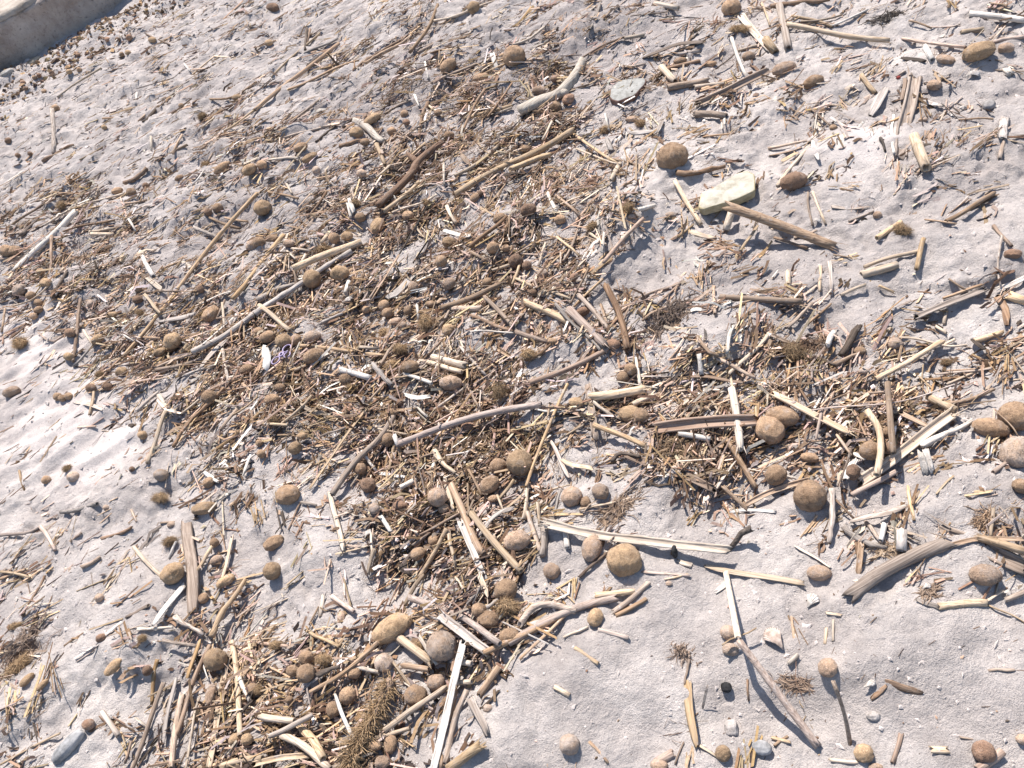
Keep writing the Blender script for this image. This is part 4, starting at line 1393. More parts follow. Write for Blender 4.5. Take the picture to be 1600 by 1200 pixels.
def make_stalk(kind, colr, wpx, lift, pts):
    step = max(6.0, wpx * 1.1) if kind != 't' else 14.0
    W, r, Lp = world_path(pts, wpx, lift, step, 0.010 if kind in 'rs' else 0.02)
    n = len(W)
    c0 = W.mean(0); yaw = math.atan2(W[-1][1] - W[0][1], W[-1][0] - W[0][0])
    cs, sn = math.cos(-yaw), math.sin(-yaw)
    def loc(v):
        d = v - c0
        return np.stack([d[:, 0] * cs - d[:, 1] * sn, d[:, 0] * sn + d[:, 1] * cs, d[:, 2]], 1)
    mat = M[colr]
    kids = []
    if kind == 't':
        m = 7 if wpx > 6 else 5; ell = random.uniform(0.6, 1.0); ph = random.uniform(0, 1)
        rr = r * RNG.uniform(0.85, 1.1, n)
        pr = lambda i: rot2(circ(m, rr[i], None, ell), ph)
        V, F = sweep(W, pr, hollow=wpx >= 7, fray=(r[0] * 0.7, r[-1] * 0.7))
    elif kind == 'r':
        m = 11 if wpx > 9 else 8; rr = r * RNG.uniform(0.96, 1.04, n)
        jit = RNG.uniform(-0.05, 0.05, m)
        V, F = sweep(W, lambda i: circ(m, rr[i], jit), hollow=True, fray=(r[0] * random.choice([0.1, 0.3, 0.9]), r[-1] * random.choice([0.1, 0.3, 0.9])))
    elif kind == 's':
        rl = random.uniform(-0.5, 0.5); rr = r * RNG.uniform(0.94, 1.05, n)
        V, F = sweep(W, lambda i: rot2(chan(rr[i], random.uniform(1.0, 1.06)), rl), fray=(r[0] * 0.8, r[-1] * 0.8))
    elif kind == 'f':
        rl = random.uniform(-0.5, 0.5); tw = random.uniform(-0.5, 0.5); th = random.uniform(0.10, 0.2); cu = random.uniform(-0.3, 0.45)
        tp0, tp1 = random.uniform(0.5, 1), random.uniform(0.35, 1)
        def pr(i):
            u = i / (n - 1); k = min(1, tp0 + 3 * u) * min(1, tp1 + 3 * (1 - u))
            w = np.array([-1, -0.5, 0, 0.5, 1, 0.5, 0, -0.5]); z = np.array([0, -th, -th, -th, 0, th, th, th])
            return rot2(np.stack([w * r[i] * k, (z + cu * w * w - cu * 0.4) * r[i]], 1), rl + tw * u)
        V, F = sweep(W, pr, fray=(r[0] * 0.6, r[-1] * 0.6))
    else:
        m = 9; tp = random.uniform(0.5, 0.9)
        rr = r * (1 - (1 - tp) * np.linspace(0, 1, n)) * RNG.uniform(0.82, 1.18, n)
        V, F = sweep(W + RNG.normal(0, 0.12, (n, 3)) * r[:, None], lambda i: circ(m, rr[i], RNG.uniform(-0.14, 0.14, m)), fray=(r[0] * 0.6, r[-1] * 0.5))
    o = put(NAME[kind], loc(V), F, mat, tuple(c0), yaw)
    if kind == 'r' and wpx >= 9 and Lp > 45:                     # swollen joints of a thick reed
        t, s, nrm = frames(W)
        npos = [0.3, 0.75] if Lp > 90 else [random.uniform(0.4, 0.7)]
        for u in npos:
            i = min(n - 2, max(1, int(round(u * (n - 1)))))
            ring = []
            for dx, k in ((-0.35, 0.98), (-0.16, 1.07), (0.0, 1.0), (0.12, 1.09), (0.35, 0.98)):
                pc = circ(12, rr[i] * k); cc = W[i] + t[i] * dx * r[i] * 0.9
                ring.append(cc + pc[:, :1] * s[i] + pc[:, 1:] * nrm[i])
            NV = np.concatenate(ring); NF = [(a * 12 + j, a * 12 + (j + 1) % 12, a * 12 + 12 + (j + 1) % 12, a * 12 + 12 + j) for a in range(4) for j in range(12)]
            put('joint', loc(NV), NF, mat, parent=o)
    if kind in 'rsb' and wpx >= 12 and Lp > 60:                  # splinters at a torn end
        t, s, nrm = frames(W); SV = []; SF = []
        e = random.choice([0, n - 1]); sg = -1 if e == 0 else 1
        for j in range(7):
            a = random.uniform(0, 6.28); bs0 = W[e] + (s[e] * math.cos(a) + nrm[e] * math.sin(a)) * r[e] * 0.85 - sg * t[e] * r[e] * 0.6
            L = r[e] * random.uniform(1.2, 3.2); dv = sg * t[e] + s[e] * math.cos(a) * 0.25 + nrm[e] * math.sin(a) * 0.25
            sd = np.cross(dv, nrm[e] + 0.1); sd /= np.linalg.norm(sd); ud = np.cross(sd, dv); wv = r[e] * 0.16
            b0 = len(SV); SV += [bs0 + sd * wv, bs0 - sd * wv, bs0 + ud * wv * 0.7, bs0 + dv * L]
            SF += [(b0, b0 + 1, b0 + 3), (b0 + 1, b0 + 2, b0 + 3), (b0 + 2, b0, b0 + 3), (b0, b0 + 2, b0 + 1)]
        sp = put('splinters', loc(np.array(SV)), SF, mat, parent=o, smooth_=False); sp['kind'] = 'stuff'
    if wpx >= 5:
        gz = height(W[:, 0], W[:, 1])
        for i in range(n):
            if W[i][2] - gz[i] < 1.2 * r[i] and random.random() < 0.75: BANK.append((W[i][0], W[i][1], r[i] * 1.3, r[i] * random.uniform(0.1, 0.6 if wpx >= 8 else 0.8)))
    return o, Lp, c0
for l in STALKS.strip().splitlines():
    hd, pp = l.split('|'); kind, colr, wpx, lf = hd.split()
    wpx = float(wpx); lf = [float(v) for v in lf.split(',')]; lf = lf * 2 if len(lf) == 1 else lf
    pts = [tuple(map(float, w.split(','))) for w in pp.split()]
    o, Lp, c0 = make_stalk(kind, colr, wpx * 1.04, lf, pts)
    mid = pts[len(pts) // 2] if len(pts) > 2 else ((pts[0][0] + pts[1][0]) / 2, (pts[0][1] + pts[1][1]) / 2)
    ln = 'stubby' if Lp < 25 else 'short' if Lp < 45 else 'longish' if Lp < 90 else 'long'
    th = 'thin ' if wpx <= 4 else 'thick ' if wpx >= 12 else ''
    THINGS.append((o, mid[0], mid[1], f"{ln} {th}{CNAME[colr]} {NOUN[kind]} {slope_word(pts[0], pts[-1])}", CATG[kind], GRP[kind]))
# ---------------------------------------------------------------- the things that stand out
def slab(name, poly, thick, mats, lift=0.002, tiltz=None, bev=0.18, label='', cat='stone', sub=3, rim_name=None):
    """flat stone: outline in photo pixels at its own height on the sand, real thickness, rounded rim"""
    px = np.array([p[0] for p in poly], float); py = np.array([p[1] for p in poly], float)
    g, _ = hit(px, py, 0.0); zt = float(np.median(g[:, 2])) + thick + lift
    dzs = np.zeros(len(px)) if tiltz is None else np.array(tiltz)
    T, _ = pix_at_z(px, py, zt + dzs)
    c = T.mean(0)
    bm = bmesh.new()
    N = 60
    s = np.concatenate([T, T[:1]]); dl = np.concatenate([[0], np.cumsum(np.linalg.norm(np.diff(s, axis=0), axis=1))])
    u = np.linspace(0, dl[-1], N, endpoint=False)
    ring = np.stack([np.interp(u, dl, s[:, k]) for k in range(3)], 1)
    for _ in range(1): ring = 0.2 * np.roll(ring, 1, 0) + 0.6 * ring + 0.2 * np.roll(ring, -1, 0)
    ring += (perlin(u / 0.02, u * 0 + len(poly))[:, None] * 0.0012) * ((ring - c) / np.linalg.norm(ring - c, axis=1)[:, None])
    def lay(k, z): return np.stack([c[0] + (ring[:, 0] - c[0]) * k, c[1] + (ring[:, 1] - c[1]) * k, c[2] + (ring[:, 2] - c[2]) * k + z], 1)
    rings = [lay(0.12, 0.0008), lay(0.4, 0.0008), lay(0.7, 0.0006), lay(0.9, 0.0), lay(0.965, -bev * thick * 0.3), lay(1.0, -bev * thick * 1.4), lay(1.015, -thick * 0.6), lay(0.99, -thick - 0.012)]
    V = np.concatenate(rings) - c
    V += np.stack([perlin(V[:, 0] / 0.02, V[:, 1] / 0.02 + 3), perlin(V[:, 1] / 0.02, V[:, 2] / 0.01), perlin(V[:, 0] / 0.025 + 7, V[:, 1] / 0.025)], 1) * 0.0006
    F = [(a * N + j, a * N + (j + 1) % N, a * N + N + (j + 1) % N, a * N + N + j) for a in range(len(rings) - 1) for j in range(N)] + [tuple(range(N))[::-1]]
    me = bpy.data.meshes.new(name); me.from_pydata([tuple(v) for v in V], [], F)
    for m_ in mats: me.materials.append(m_)
    if len(mats) > 1:
        for p in me.polygons:
            if p.index // N >= 4 and p.index < N * (len(rings) - 1): p.material_index = 1
    me.polygons.foreach_set('use_smooth', [True] * len(me.polygons)); me.update()
    o = bpy.data.objects.new(name, me); COL.objects.link(o); o.location = c
    tag(o, label, cat)
    return o
cream_m = mat_stone('cream_limestone', (0.34, 0.318, 0.26), (0.44, 0.418, 0.36), 40.0, 0.85, (0.36, 0.31, 0.2))
cream_e = mat_stone('cream_limestone_edge', (0.35, 0.295, 0.18), (0.44, 0.38, 0.255), 60.0, 0.85, (0.3, 0.24, 0.15))
grey_m = mat_stone('grey_slate', (0.235, 0.235, 0.222), (0.315, 0.312, 0.295), 70.0, 0.7, (0.22, 0.22, 0.22))
rust_m = mat_stone('rust_brown_rind', (0.15, 0.085, 0.065), (0.23, 0.14, 0.11), 60.0, 0.85, (0.09, 0.05, 0.04))
slab('limestone_slab', [(1091, 322), (1096, 301), (1112, 295), (1152, 270), (1168, 267), (1179, 272), (1180, 297), (1150, 311), (1120, 320), (1098, 327)], 0.008, [cream_m, cream_e], 0.018, bev=0.07,
     label='cream limestone slab lying tilted on grey sand beside a thick reed')
slab('slate_stone', [(952, 151), (955, 137), (966, 126), (985, 122), (1009, 121), (1008, 130), (992, 148), (966, 158), (957, 156)], 0.011, [grey_m, rust_m], 0.003,
     label='flat grey stone with rusty brown rim right of the driftwood')
slab('buried_stone', [(860, 128), (866, 118), (880, 116), (886, 124), (878, 132), (866, 134)], 0.008, [mat_stone('pale_sandstone', (0.36, 0.33, 0.31), (0.46, 0.43, 0.41))], 0.0,
     label='pale stub of stone sunk in sand beside the driftwood')

def pebble(name, px, py, a, b, ang, mat, label, cat, bury=0.5, flat=0.7, seed=1, lumpy=0.16):
    p0, t0 = hit(px, py, 0.005); ra, rb = a * .5 * t0[0] / FPX, b * .5 * t0[0] / FPX
    p, _ = hit(px, py, rb * flat * bury); p = p[0]
    p1, _ = pix_at_z(np.array([px + math.cos(R(ang)) * 10]), np.array([py - math.sin(R(ang)) * 10]), p[2])
    v, f = ICO4; o_ = seed * 2.7
    V = v * (1 + lumpy * n3(v, 1.2, o_) + lumpy * 0.5 * n3(v, 2.8, o_ + 3) + 0.02 * n3(v, 8, o_))[:, None]
    V = np.sign(V) * np.abs(V) ** 0.9
    V = V * np.array([ra, rb, rb * flat])
    o = put(name, V, f, mat, tuple(p), math.atan2(p1[0][1] - p[1], p1[0][0] - p[0]))
    tag(o, label, cat)
    return o
blue_m = mat_stone('blue_grey_rock', (0.20, 0.205, 0.215), (0.38, 0.375, 0.375), 50.0, 0.7, (0.1, 0.11, 0.13))
pebble('pebble', 106, 1166, 58, 25, 47, blue_m, 'blue-grey long pebble in pale sand at the bottom left corner', 'pebble', 0.7, 0.8, 3)
pebble('pebble', 1190, 1168, 30, 22, -10, blue_m, 'blue-grey rough pebble beside the propped broken reed', 'pebble', 0.6, 0.8, 4)
blk = mat_stone('black_charcoal', (0.018, 0.018, 0.019), (0.04, 0.04, 0.042), 80.0, 0.8, (0.07, 0.07, 0.07))
pebble('pebble', 1135, 1074, 17, 16, 0, blk, 'small round black pebble on bare sand left of the propped reed', 'pebble', 0.9, 0.9, 5)
pebble('charcoal_bit', 1054, 862, 9, 19, 0, blk, 'upright black charcoal bit standing below the long split cream reed', 'charcoal', 0.95, 1.2, 6)
wht = mat_stone('white_limestone', (0.44, 0.41, 0.38), (0.54, 0.51, 0.48), 60.0, 0.8, (0.4, 0.36, 0.33))
pebble('beach_stone', 33, 88, 15, 13, 40, wht, 'pale rounded stone lying in the shade at the wall foot', 'stone', 0.6, 0.9, 7)
pebble('beach_stone', 50, 98, 34, 13, 30, mat_stone('mossy_rubble', (0.25, 0.21, 0.15), (0.36, 0.31, 0.24), 30.0), 'long rubble stone along the foot of the concrete wall', 'stone', 0.5, 0.7, 8, 0.3)
pebble('beach_stone', 10, 114, 22, 12, 30, mat_stone('grey_rubble', (0.27, 0.255, 0.24), (0.38, 0.36, 0.34), 30.0), 'grey rubble stone at the left end of the wall foot', 'stone', 0.5, 0.7, 9, 0.3)
clod = mat_stone('sand_clod', (0.37, 0.338, 0.32), (0.47, 0.435, 0.41), 90.0, 0.95, (0.3, 0.27, 0.26), 0.004)
pebble('sand_clod', 1365, 1119, 22, 15, 0, clod, 'lump of stuck sand below the brown leaf on bare sand', 'clod', 0.1, 0.9, 10, 0.3)
pebble('sand_clod', 1143, 1138, 22, 26, 0, clod, 'pale sand lump above the olive ball near the bottom edge', 'clod', 0.1, 0.9, 11, 0.3)
pebble('beach_stone', 1545, 164, 18, 20, 0, mat_stone('dull_grey_stone', (0.24, 0.225, 0.22), (0.33, 0.31, 0.30), 60.0), 'dull grey stone half sunk in sand near the right edge', 'stone', 0.5, 0.7, 12)
pebble('bottle_cap_scrap', 1404, 121, 6, 6, 0, mat_stone('faded_red', (0.22, 0.04, 0.035), (0.28, 0.07, 0.06)), 'tiny red scrap beside the top of the grey weathered reed', 'scrap', 0.9, 0.8, 13)

# dark bark lump and weed clumps: ragged chunks with their own splinters
bark_m = mat_stalk('wet_dark_bark', (0.050, 0.036, 0.030), (0.11, 0.08, 0.065), st=0.2)
weed_m = mat_stalk('matted_weed', (0.075, 0.05, 0.034), (0.17, 0.115, 0.075), st=0.2)
def chunk(name, px, py, a, b, ang, mat0, label, cat, strands, smat, slen, seed):
    """a small lumpy heart with a loose tangle of curved strands fallen over and round it"""
    bark = name == 'bark_chunk'; k = 0.9 if bark else 0.42
    o = pebble(name, px, py, a * k, b * k, ang, bark_m if bark else weed_m, label, cat, 0.3, 0.5, seed, 0.6)
    rg = np.random.default_rng(seed); V = []; F = []
    p0, t0 = hit(px, py, 0.005); um = t0[0] / FPX; L0, W0 = a * um * 0.5, b * um * 0.6
    yaw = o.rotation_euler[2]; org = np.array(o.location); cs, sn = math.cos(yaw), math.sin(yaw)
    for j in range(int(strands * 2.6)):
        u, v = rg.normal(0, 0.5) * L0, rg.normal(0, 0.5) * W0
        if bark: u, v = u * 0.9, v * 0.9
        th = rg.normal(0, 0.75) + (math.pi if rg.random() < 0.5 else 0)
        L = slen * rg.uniform(0.15, 1.0) ** 1.2; w = rg.uniform(0.0003, 0.0011) * (2.2 if rg.random() < 0.12 else 1)
        cur = rg.normal(0, 1.1); z = abs(rg.normal(0, 1)) * 0.35 * W0 * math.exp(-(u / L0) ** 2 - (v / W0) ** 2); dz = rg.normal(0.05, 0.25)
        pts = []
        for q in range(4):
            pts.append(np.array([u, v, max(z, 0) + 0.0006])); u += math.cos(th) * L / 3; v += math.sin(th) * L / 3; th += cur / 3; z = z * 0.7 + dz * L / 3
        b0 = len(V)
        for q, p in enumerate(pts):
            d = pts[min(q + 1, 3)] - pts[max(q - 1, 0)]; d /= np.linalg.norm(d); sd = np.cross(d, [0, 0, 1.0]); sd /= max(1e-6, np.linalg.norm(sd)); ud = np.cross(sd, d); wq = w * (1, 1, .8, .3)[q]
            V += [p + sd * wq, p - sd * wq, p + ud * wq]
        for q in range(3):
            for e in range(3):
                c0, c1 = b0 + 3 * q + e, b0 + 3 * q + (e + 1) % 3; F.append((c0, c1, c1 + 3, c0 + 3))
    V = np.array(V); V[:, 2] += height(org[0] + V[:, 0] * cs - V[:, 1] * sn, org[1] + V[:, 0] * sn + V[:, 1] * cs) - org[2]
    f = put('fibres', V, F, smat, parent=o, smooth_=False); f['kind'] = 'stuff'
    return o
chunk('bark_chunk', 638, 882, 62, 34, -35, bark_m, 'dark wet bark lump in the litter above the big oblong ball', 'bark', 60, bark_m, 0.03, 31)
chunk('weed_clump', 1388, 27, 58, 24, 20, bark_m, 'dark weed clump with ragged twigs near the top edge', 'weed', 110, M['dark'], 0.035, 32)
chunk('weed_clump', 1048, 492, 90, 34, 35, M['brown'], 'brown fibrous weed clump in the hollow below the sand mound', 'weed', 230, M['brown'], 0.035, 33)
chunk('weed_clump', 1060, 706, 66, 40, 10, M['gold'], 'golden-brown shaggy weed clump under the wide brown split reed', 'weed', 220, M['gold'], 0.028, 34)
chunk('weed_clump', 1385, 862, 34, 16, -5, M['gold'], 'small orange-brown fibre clump beside the grey upright stump', 'weed', 90, M['gold'], 0.02, 35)
chunk('weed_clump', 615, 266, 40, 18, 20, M['gold'], 'yellowish fibre clump beside the brown bark branch', 'weed', 90, M['gold'], 0.03, 36)
chunk('weed_clump', 963, 798, 62, 26, 32, M['tan'], 'tan fibrous leaf clump lying above the long split cream reed', 'weed', 130, M['tan'], 0.032, 37)
chunk('weed_clump', 30, 1010, 70, 30, 50, M['brown'], 'brown seagrass clump on the slope at the left edge', 'weed', 150, M['brown'], 0.035, 38)
chunk('weed_clump', 1240, 1070, 50, 16, -10, M['brown'], 'thin brown rootlets lying right of the propped broken reed', 'weed', 70, M['brown'], 0.02, 39)
chunk('weed_clump', 1452, 925, 26, 16, 30, M['brown'], 'small brown tangle left of the dusty ball at the right', 'weed', 60, M['tan'], 0.018, 40)
chunk('weed_clump', 1066, 1020, 18, 30, 60, M['dark'], 'dark rootlet tangle in bare sand above the flat straw strip', 'weed', 50, M['brown'], 0.016, 41)
chunk('weed_clump', 590, 740, 70, 50, 60, M['brown'], 'dark brown seagrass mat below the tan jointed reed', 'weed', 200, M['brown'], 0.03, 42)
chunk('weed_clump', 760, 690, 90, 36, 10, M['brown'], 'brown seagrass mat under the long pinkish stalk', 'weed', 200, M['brown'], 0.03, 43)
chunk('weed_clump', 1265, 540, 60, 26, 20, M['brown'], 'brown leaf mat right of the pale shaggy tuft', 'weed', 120, M['brown'], 0.028, 44)
chunk('weed_clump', 1540, 815, 40, 24, 30, M['brown'], 'brown leaf tangle above the grey splintered reed', 'weed', 90, M['tan'], 0.024, 45)

# long shaggy fibre tail, bottom
def tail(pts, wpx, label):
    W, r, Lp = world_path(pts, wpx, (14, 10), 7.0, 0.0)
    n = len(W); t, s, nrm = frames(W); c0 = W.mean(0)
    V, F = sweep(W, lambda i: circ(8, r[i] * 0.35 * (1 - 0.5 * i / n), RNG.uniform(-.2, .2, 8)))
    o = put('fibre_tail', V - c0, F, M['brown'], tuple(c0)); tag(o, label, 'fibre tail')
    SV, SF = [], []
    for j in range(1100):
        i = random.randrange(n); a = random.uniform(-0.6, 3.7)
        rad = s[i] * math.cos(a) + nrm[i] * math.sin(a); bw = 0.55 + 0.45 * math.sin(i * 0.9) ** 2
        p = W[i] + rad * r[i] * 0.3 * bw * random.random()
        L = r[i] * bw * random.uniform(0.5, 2.2); d = t[i] * random.gauss(0.7, 0.7) + rad * random.uniform(0.2, 1.0) + s[i] * random.gauss(0, 0.6); d /= np.linalg.norm(d)
        w = np.cross(d, nrm[i] + 0.2); w /= np.linalg.norm(w); w = w * random.uniform(0.0003, 0.0009); u = np.cross(w, d)
        bd = np.cross(d, rad) * L * random.gauss(0, 0.25)
        b0 = len(SV); m = p + d * L * 0.5 + bd; e = p + d * L - np.array([0, 0, 0.15 * L]); SV += [p + w, p - w, p + u, m + w, m - w, m + u, e]
        SF += [(b0, b0 + 1, b0 + 4, b0 + 3), (b0 + 1, b0 + 2, b0 + 5, b0 + 4), (b0 + 2, b0, b0 + 3, b0 + 5), (b0 + 3, b0 + 4, b0 + 6), (b0 + 4, b0 + 5, b0 + 6), (b0 + 5, b0 + 3, b0 + 6)]
    h = put('fibres', np.array(SV) - c0, SF, B['f'], parent=o); h['kind'] = 'stuff'
tail([(612, 1062), (598, 1090), (582, 1125), (560, 1160), (545, 1195)], 44, 'long shaggy brown fibre tail hanging down to the bottom edge')

# pale knotted driftwood branch
M['dark_bark'] = mat_stalk('brown_bark', (0.095, 0.058, 0.040), (0.20, 0.13, 0.09), dusty=0.6, var=0.05)
def branch(name, pts, wpx, widths, mat, lift, label, cat, stub=None, crack=None):
    W, r, Lp = world_path(pts, wpx, lift, 5.0, 0.0)
    n = len(W); k = np.interp(np.linspace(0, 1, n), np.linspace(0, 1, len(widths)), widths)
    rr = r * k; c0 = W.mean(0); yaw = math.atan2(W[-1][1] - W[0][1], W[-1][0] - W[0][0]); cs, sn = math.cos(-yaw), math.sin(-yaw)
    def loc(v):
        d = np.asarray(v) - c0
        return np.stack([d[:, 0] * cs - d[:, 1] * sn, d[:, 0] * sn + d[:, 1] * cs, d[:, 2]], 1)
    ph = RNG.uniform(0, 6, 5)
    def pr(i):
        a = np.linspace(0, 2 * math.pi, 14, endpoint=False)
        return circ(14, rr[i], 0.07 * np.sin(2 * a + ph[0] + i * 0.2) + 0.05 * np.sin(3 * a + ph[1] - i * 0.15) + 0.04 * np.sin(5 * a + i * 0.5) + RNG.uniform(-.02, .02, 14))
    V, F = sweep(W, pr, fray=(r[0] * 0.25, r[-1] * 0.25))
    o = put(name, loc(V), F, mat, tuple(c0), yaw); tag(o, label, cat)
    if stub:
        i = int(stub[0] * (n - 1)); e, _ = hit(stub[1], stub[2], 0.012)
        a = W[i]; b = e[0]; b[2] = a[2] + 0.002
        Q = np.stack([a + (b - a) * u for u in np.linspace(0, 1, 5)])
        V, F = sweep(Q, lambda j: circ(10, rr[i] * (0.85, 0.8, 0.78, 0.72, 0.45)[j], RNG.uniform(-.06, .06, 10)))
        put('branch_stub', loc(V), F, mat, parent=o)
    if crack:
        t, s, nrm = frames(W); i0, i1 = int(crack[0] * (n - 1)), int(crack[1] * (n - 1))
        Q = np.stack([W[i] + (s[i] * math.cos(crack[2]) + nrm[i] * math.sin(crack[2])) * rr[i] * 0.97 for i in range(i0, i1 + 1)])
        V, F = sweep(Q, lambda j: circ(6, r[0] * 0.11 * (0.3 + 0.7 * math.sin(math.pi * (j + 0.5) / len(Q)))))
        put('crack', loc(V), F, M['dark'], parent=o)
    return o
drift_m = mat_stalk('silvery_driftwood', (0.29, 0.25, 0.205), (0.47, 0.425, 0.365), streak=40.0, var=0.05, stain=(0.24, 0.20, 0.17), st=0.5)
branch('driftwood_branch', [(909, 96), (901, 116), (888, 134), (868, 150), (842, 160), (812, 173)], 19, [0.7, 0.95, 1.0, 0.9, 0.95, 1.0, 0.95], drift_m, (14, 10), 'pale silvery driftwood branch with a knot, upper middle of the beach', 'driftwood',
       stub=(0.47, 886, 146), crack=(0.55, 0.97, -0.2))
branch('driftwood_stick', [(553, 188), (566, 194), (578, 203), (588, 214), (600, 222)], 12, [0.7, 1.0, 1.05, 0.9, 0.8], drift_m, (14, 14), 'short white curved driftwood stick left of the bark branch', 'driftwood', crack=(0.55, 0.95, 0.9))
branch('bark_branch', [(690, 222), (668, 240), (652, 254), (645, 268), (628, 288), (608, 306), (590, 322)], 12, [0.6, 0.9, 1.0, 1.1, 1.0, 1.0, 0.9], M['dark_bark'], (14, 10), 'brown bark branch sloping through the litter near the top middle', 'branch', stub=(0.35, 641, 250))

# black tip of the leaf: dark rotted top with a tan lower half
leaf = [o for o in bpy.data.objects if o.name.startswith('reed_leaf') and o.data.materials[0] == M['brown']]
# lilac plastic rings: three loops in a row around a small hub
lil, nt, bs = new_mat('lilac_plastic'); bs.inputs['Base Color'].default_value = (0.50, 0.42, 0.60, 1); bs.inputs['Roughness'].default_value = 0.4
geo = nd(nt, 'ShaderNodeNewGeometry')
c = ramp(nt, noise(nt, geo.outputs['Position'], 160.0, 4.0, 0.7), [(0.4, (0.27, 0.215, 0.34)), (0.62, (0.36, 0.30, 0.43)), (0.75, (0.40, 0.35, 0.36))])
nt.links.new(c, bs.inputs['Base Color'])
p0, t0 = hit(440, 554, 0.026); p0 = p0[0]; um = t0[0] / FPX
pa, _ = pix_at_z(np.array([447.0]), np.array([546.0]), p0[2]); axd = pa[0] - p0; axd[2] = 0; axd /= np.linalg.norm(axd); pd = np.array([-axd[1], axd[0], 0])
ring_root = empty('plastic_rings', tuple(p0)); tag(ring_root, 'lilac plastic piece of joined rings lying among the brown balls', 'plastic piece')
def loop(name, cu, cv_, ru, rv, tube, nn=28):
    a = np.linspace(0, 2 * math.pi, nn, endpoint=False); V = []; F = []
    for i, q in enumerate(a):
        cc = axd * (cu + ru * math.cos(q)) + pd * (cv_ + rv * math.sin(q)); rd = axd * math.cos(q) + pd * math.sin(q)
        for w in range(7):
            z = 2 * math.pi * w / 7; V.append(cc + rd * math.cos(z) * tube + np.array([0, 0, math.sin(z) * tube * 1.5]))
    for i in range(nn):
        for w in range(7):
            i2, w2 = (i + 1) % nn, (w + 1) % 7; F.append((i * 7 + w, i2 * 7 + w, i2 * 7 + w2, i * 7 + w2))
    put(name, V, F, lil, parent=ring_root)
u_ = um
loop('ring', 13 * u_, 0, 7.5 * u_, 6.5 * u_, 1.0 * u_); loop('ring', -13 * u_, 1 * u_, 7.5 * u_, 6.0 * u_, 1.0 * u_)
loop('hub', 0, 0, 3.6 * u_, 3.4 * u_, 1.5 * u_); loop('ring', 3 * u_, -10.5 * u_, 5.5 * u_, 5.0 * u_, 0.9 * u_)

# torn white plastic, scallop shell, shells and pale scraps
wp, nt, bs = new_mat('torn_white_plastic'); bs.inputs['Base Color'].default_value = (0.60, 0.58, 0.54, 1); bs.inputs['Roughness'].default_value = 0.45
def scrap(name, poly, dz, mat, label, cat, thick=0.0012, curl=0.006):
    px = np.array([p[0] for p in poly], float); py = np.array([p[1] for p in poly], float)
    g, _ = hit(px, py, dz); c = g.mean(0); N = len(poly)
    g = g + np.stack([np.zeros(N), np.zeros(N), curl * np.cos(np.arange(N) * 2.1)], 1)
    mid = c + np.array([0, 0, curl]); V = np.concatenate([g, 0.5 * g + 0.5 * mid + [0, 0, curl * 0.5], [mid], g - [0, 0, thick], 0.5 * g + 0.5 * mid + [0, 0, curl * 0.5 - thick], [mid - np.array([0, 0, thick])]]) - c
    F = []; K = 2 * N + 1
    for j in range(N):
        k = (j + 1) % N
        F += [(j, k, N + k, N + j), (N + j, N + k, 2 * N), (K + k, K + j, K + N + j, K + N + k), (K + N + k, K + N + j, K + 2 * N), (k, j, K + j, K + k)]
    o = put(name, V, F, mat, tuple(c)); tag(o, label, cat); return o
scrap('plastic_scrap', [(413, 541), (417, 539), (422, 552), (425, 566), (420, 572), (417, 580), (412, 576), (414, 564), (408, 560), (411, 550)], 0.024, wp, 'torn white plastic scrap left of the lilac rings', 'plastic scrap')
shell_m = mat_stone('shell_white', (0.46, 0.42, 0.38), (0.60, 0.56, 0.52), 90.0, 0.5, (0.5, 0.42, 0.38), 0.0006)
shell_p = mat_stone('shell_pinkish', (0.40, 0.32, 0.275), (0.52, 0.44, 0.39), 120.0, 0.6, (0.4, 0.3, 0.25), 0.0006)
def scallop(px, py, a, b, ang, mat, label, ribs=11, flip=False):
    p0, t0 = hit(px, py, 0.004); um = t0[0] / FPX; L = a * um; Wd = b * um; c = p0[0]
    p1, _ = pix_at_z(np.array([px + math.cos(R(ang)) * 10]), np.array([py - math.sin(R(ang)) * 10]), c[2]); yaw = math.atan2(p1[0][1] - c[1], p1[0][0] - c[0])
    nu, nv = 9, ribs * 4; V = []
    for i in range(nu):
        rho = i / (nu - 1)
        for j in range(nv + 1):
            th = (j / nv - 0.5) * 2.2
            x = -L / 2 + L * rho * math.cos(th * 0.75); y = Wd / 2 * rho * math.sin(th * 0.75) * 1.35
            z = 0.30 * Wd * (1 - (1.9 * rho - 0.9) ** 2) * math.cos(th * 0.7) + 0.03 * Wd * math.cos(j * math.pi / 2) * rho * 2 + 0.03 * Wd * (1 if i in (3, 5, 7) else 0)
            V.append((x, y, max(z, -0.001)))
    m = nv + 1; F = [(i * m + j, i * m + j + 1, i * m + m + j + 1, i * m + m + j) for i in range(nu - 1) for j in range(nv)]
    o = put('scallop_shell' if ribs > 6 else 'sea_shell', V, F, mat, (c[0], c[1], c[2] + 0.001), yaw)
    sm = o.modifiers.new('thickness', 'SOLIDIFY'); sm.thickness = 0.0012
    tag(o, label, 'shell'); return o
scallop(1211, 999, 38, 30, 128, shell_p, 'ribbed pinkish shell fragment in pale sand right of the propped reed')
scallop(1519, 118, 22, 16, 20, shell_m, 'white shell casting a shadow on grey sand at the upper right', 5)
scallop(1268, 940, 26, 20, 60, shell_m, 'white broken shell below the dusty ball on bare sand', 5)
scallop(1358, 1070, 21, 10, 30, shell_m, 'small white shell left of the brown leaf on bare sand', 5)
scallop(1573, 927, 12, 11, 0, shell_m, 'tiny white shell below the dusty ball at the right edge', 5)
scallop(1447, 917, 14, 10, 30, shell_m, 'tiny white shell caught in the small brown tangle', 5)
scallop(1440, 590, 26, 14, 25, shell_m, 'white shell in the litter above the stout yellow reed', 5)
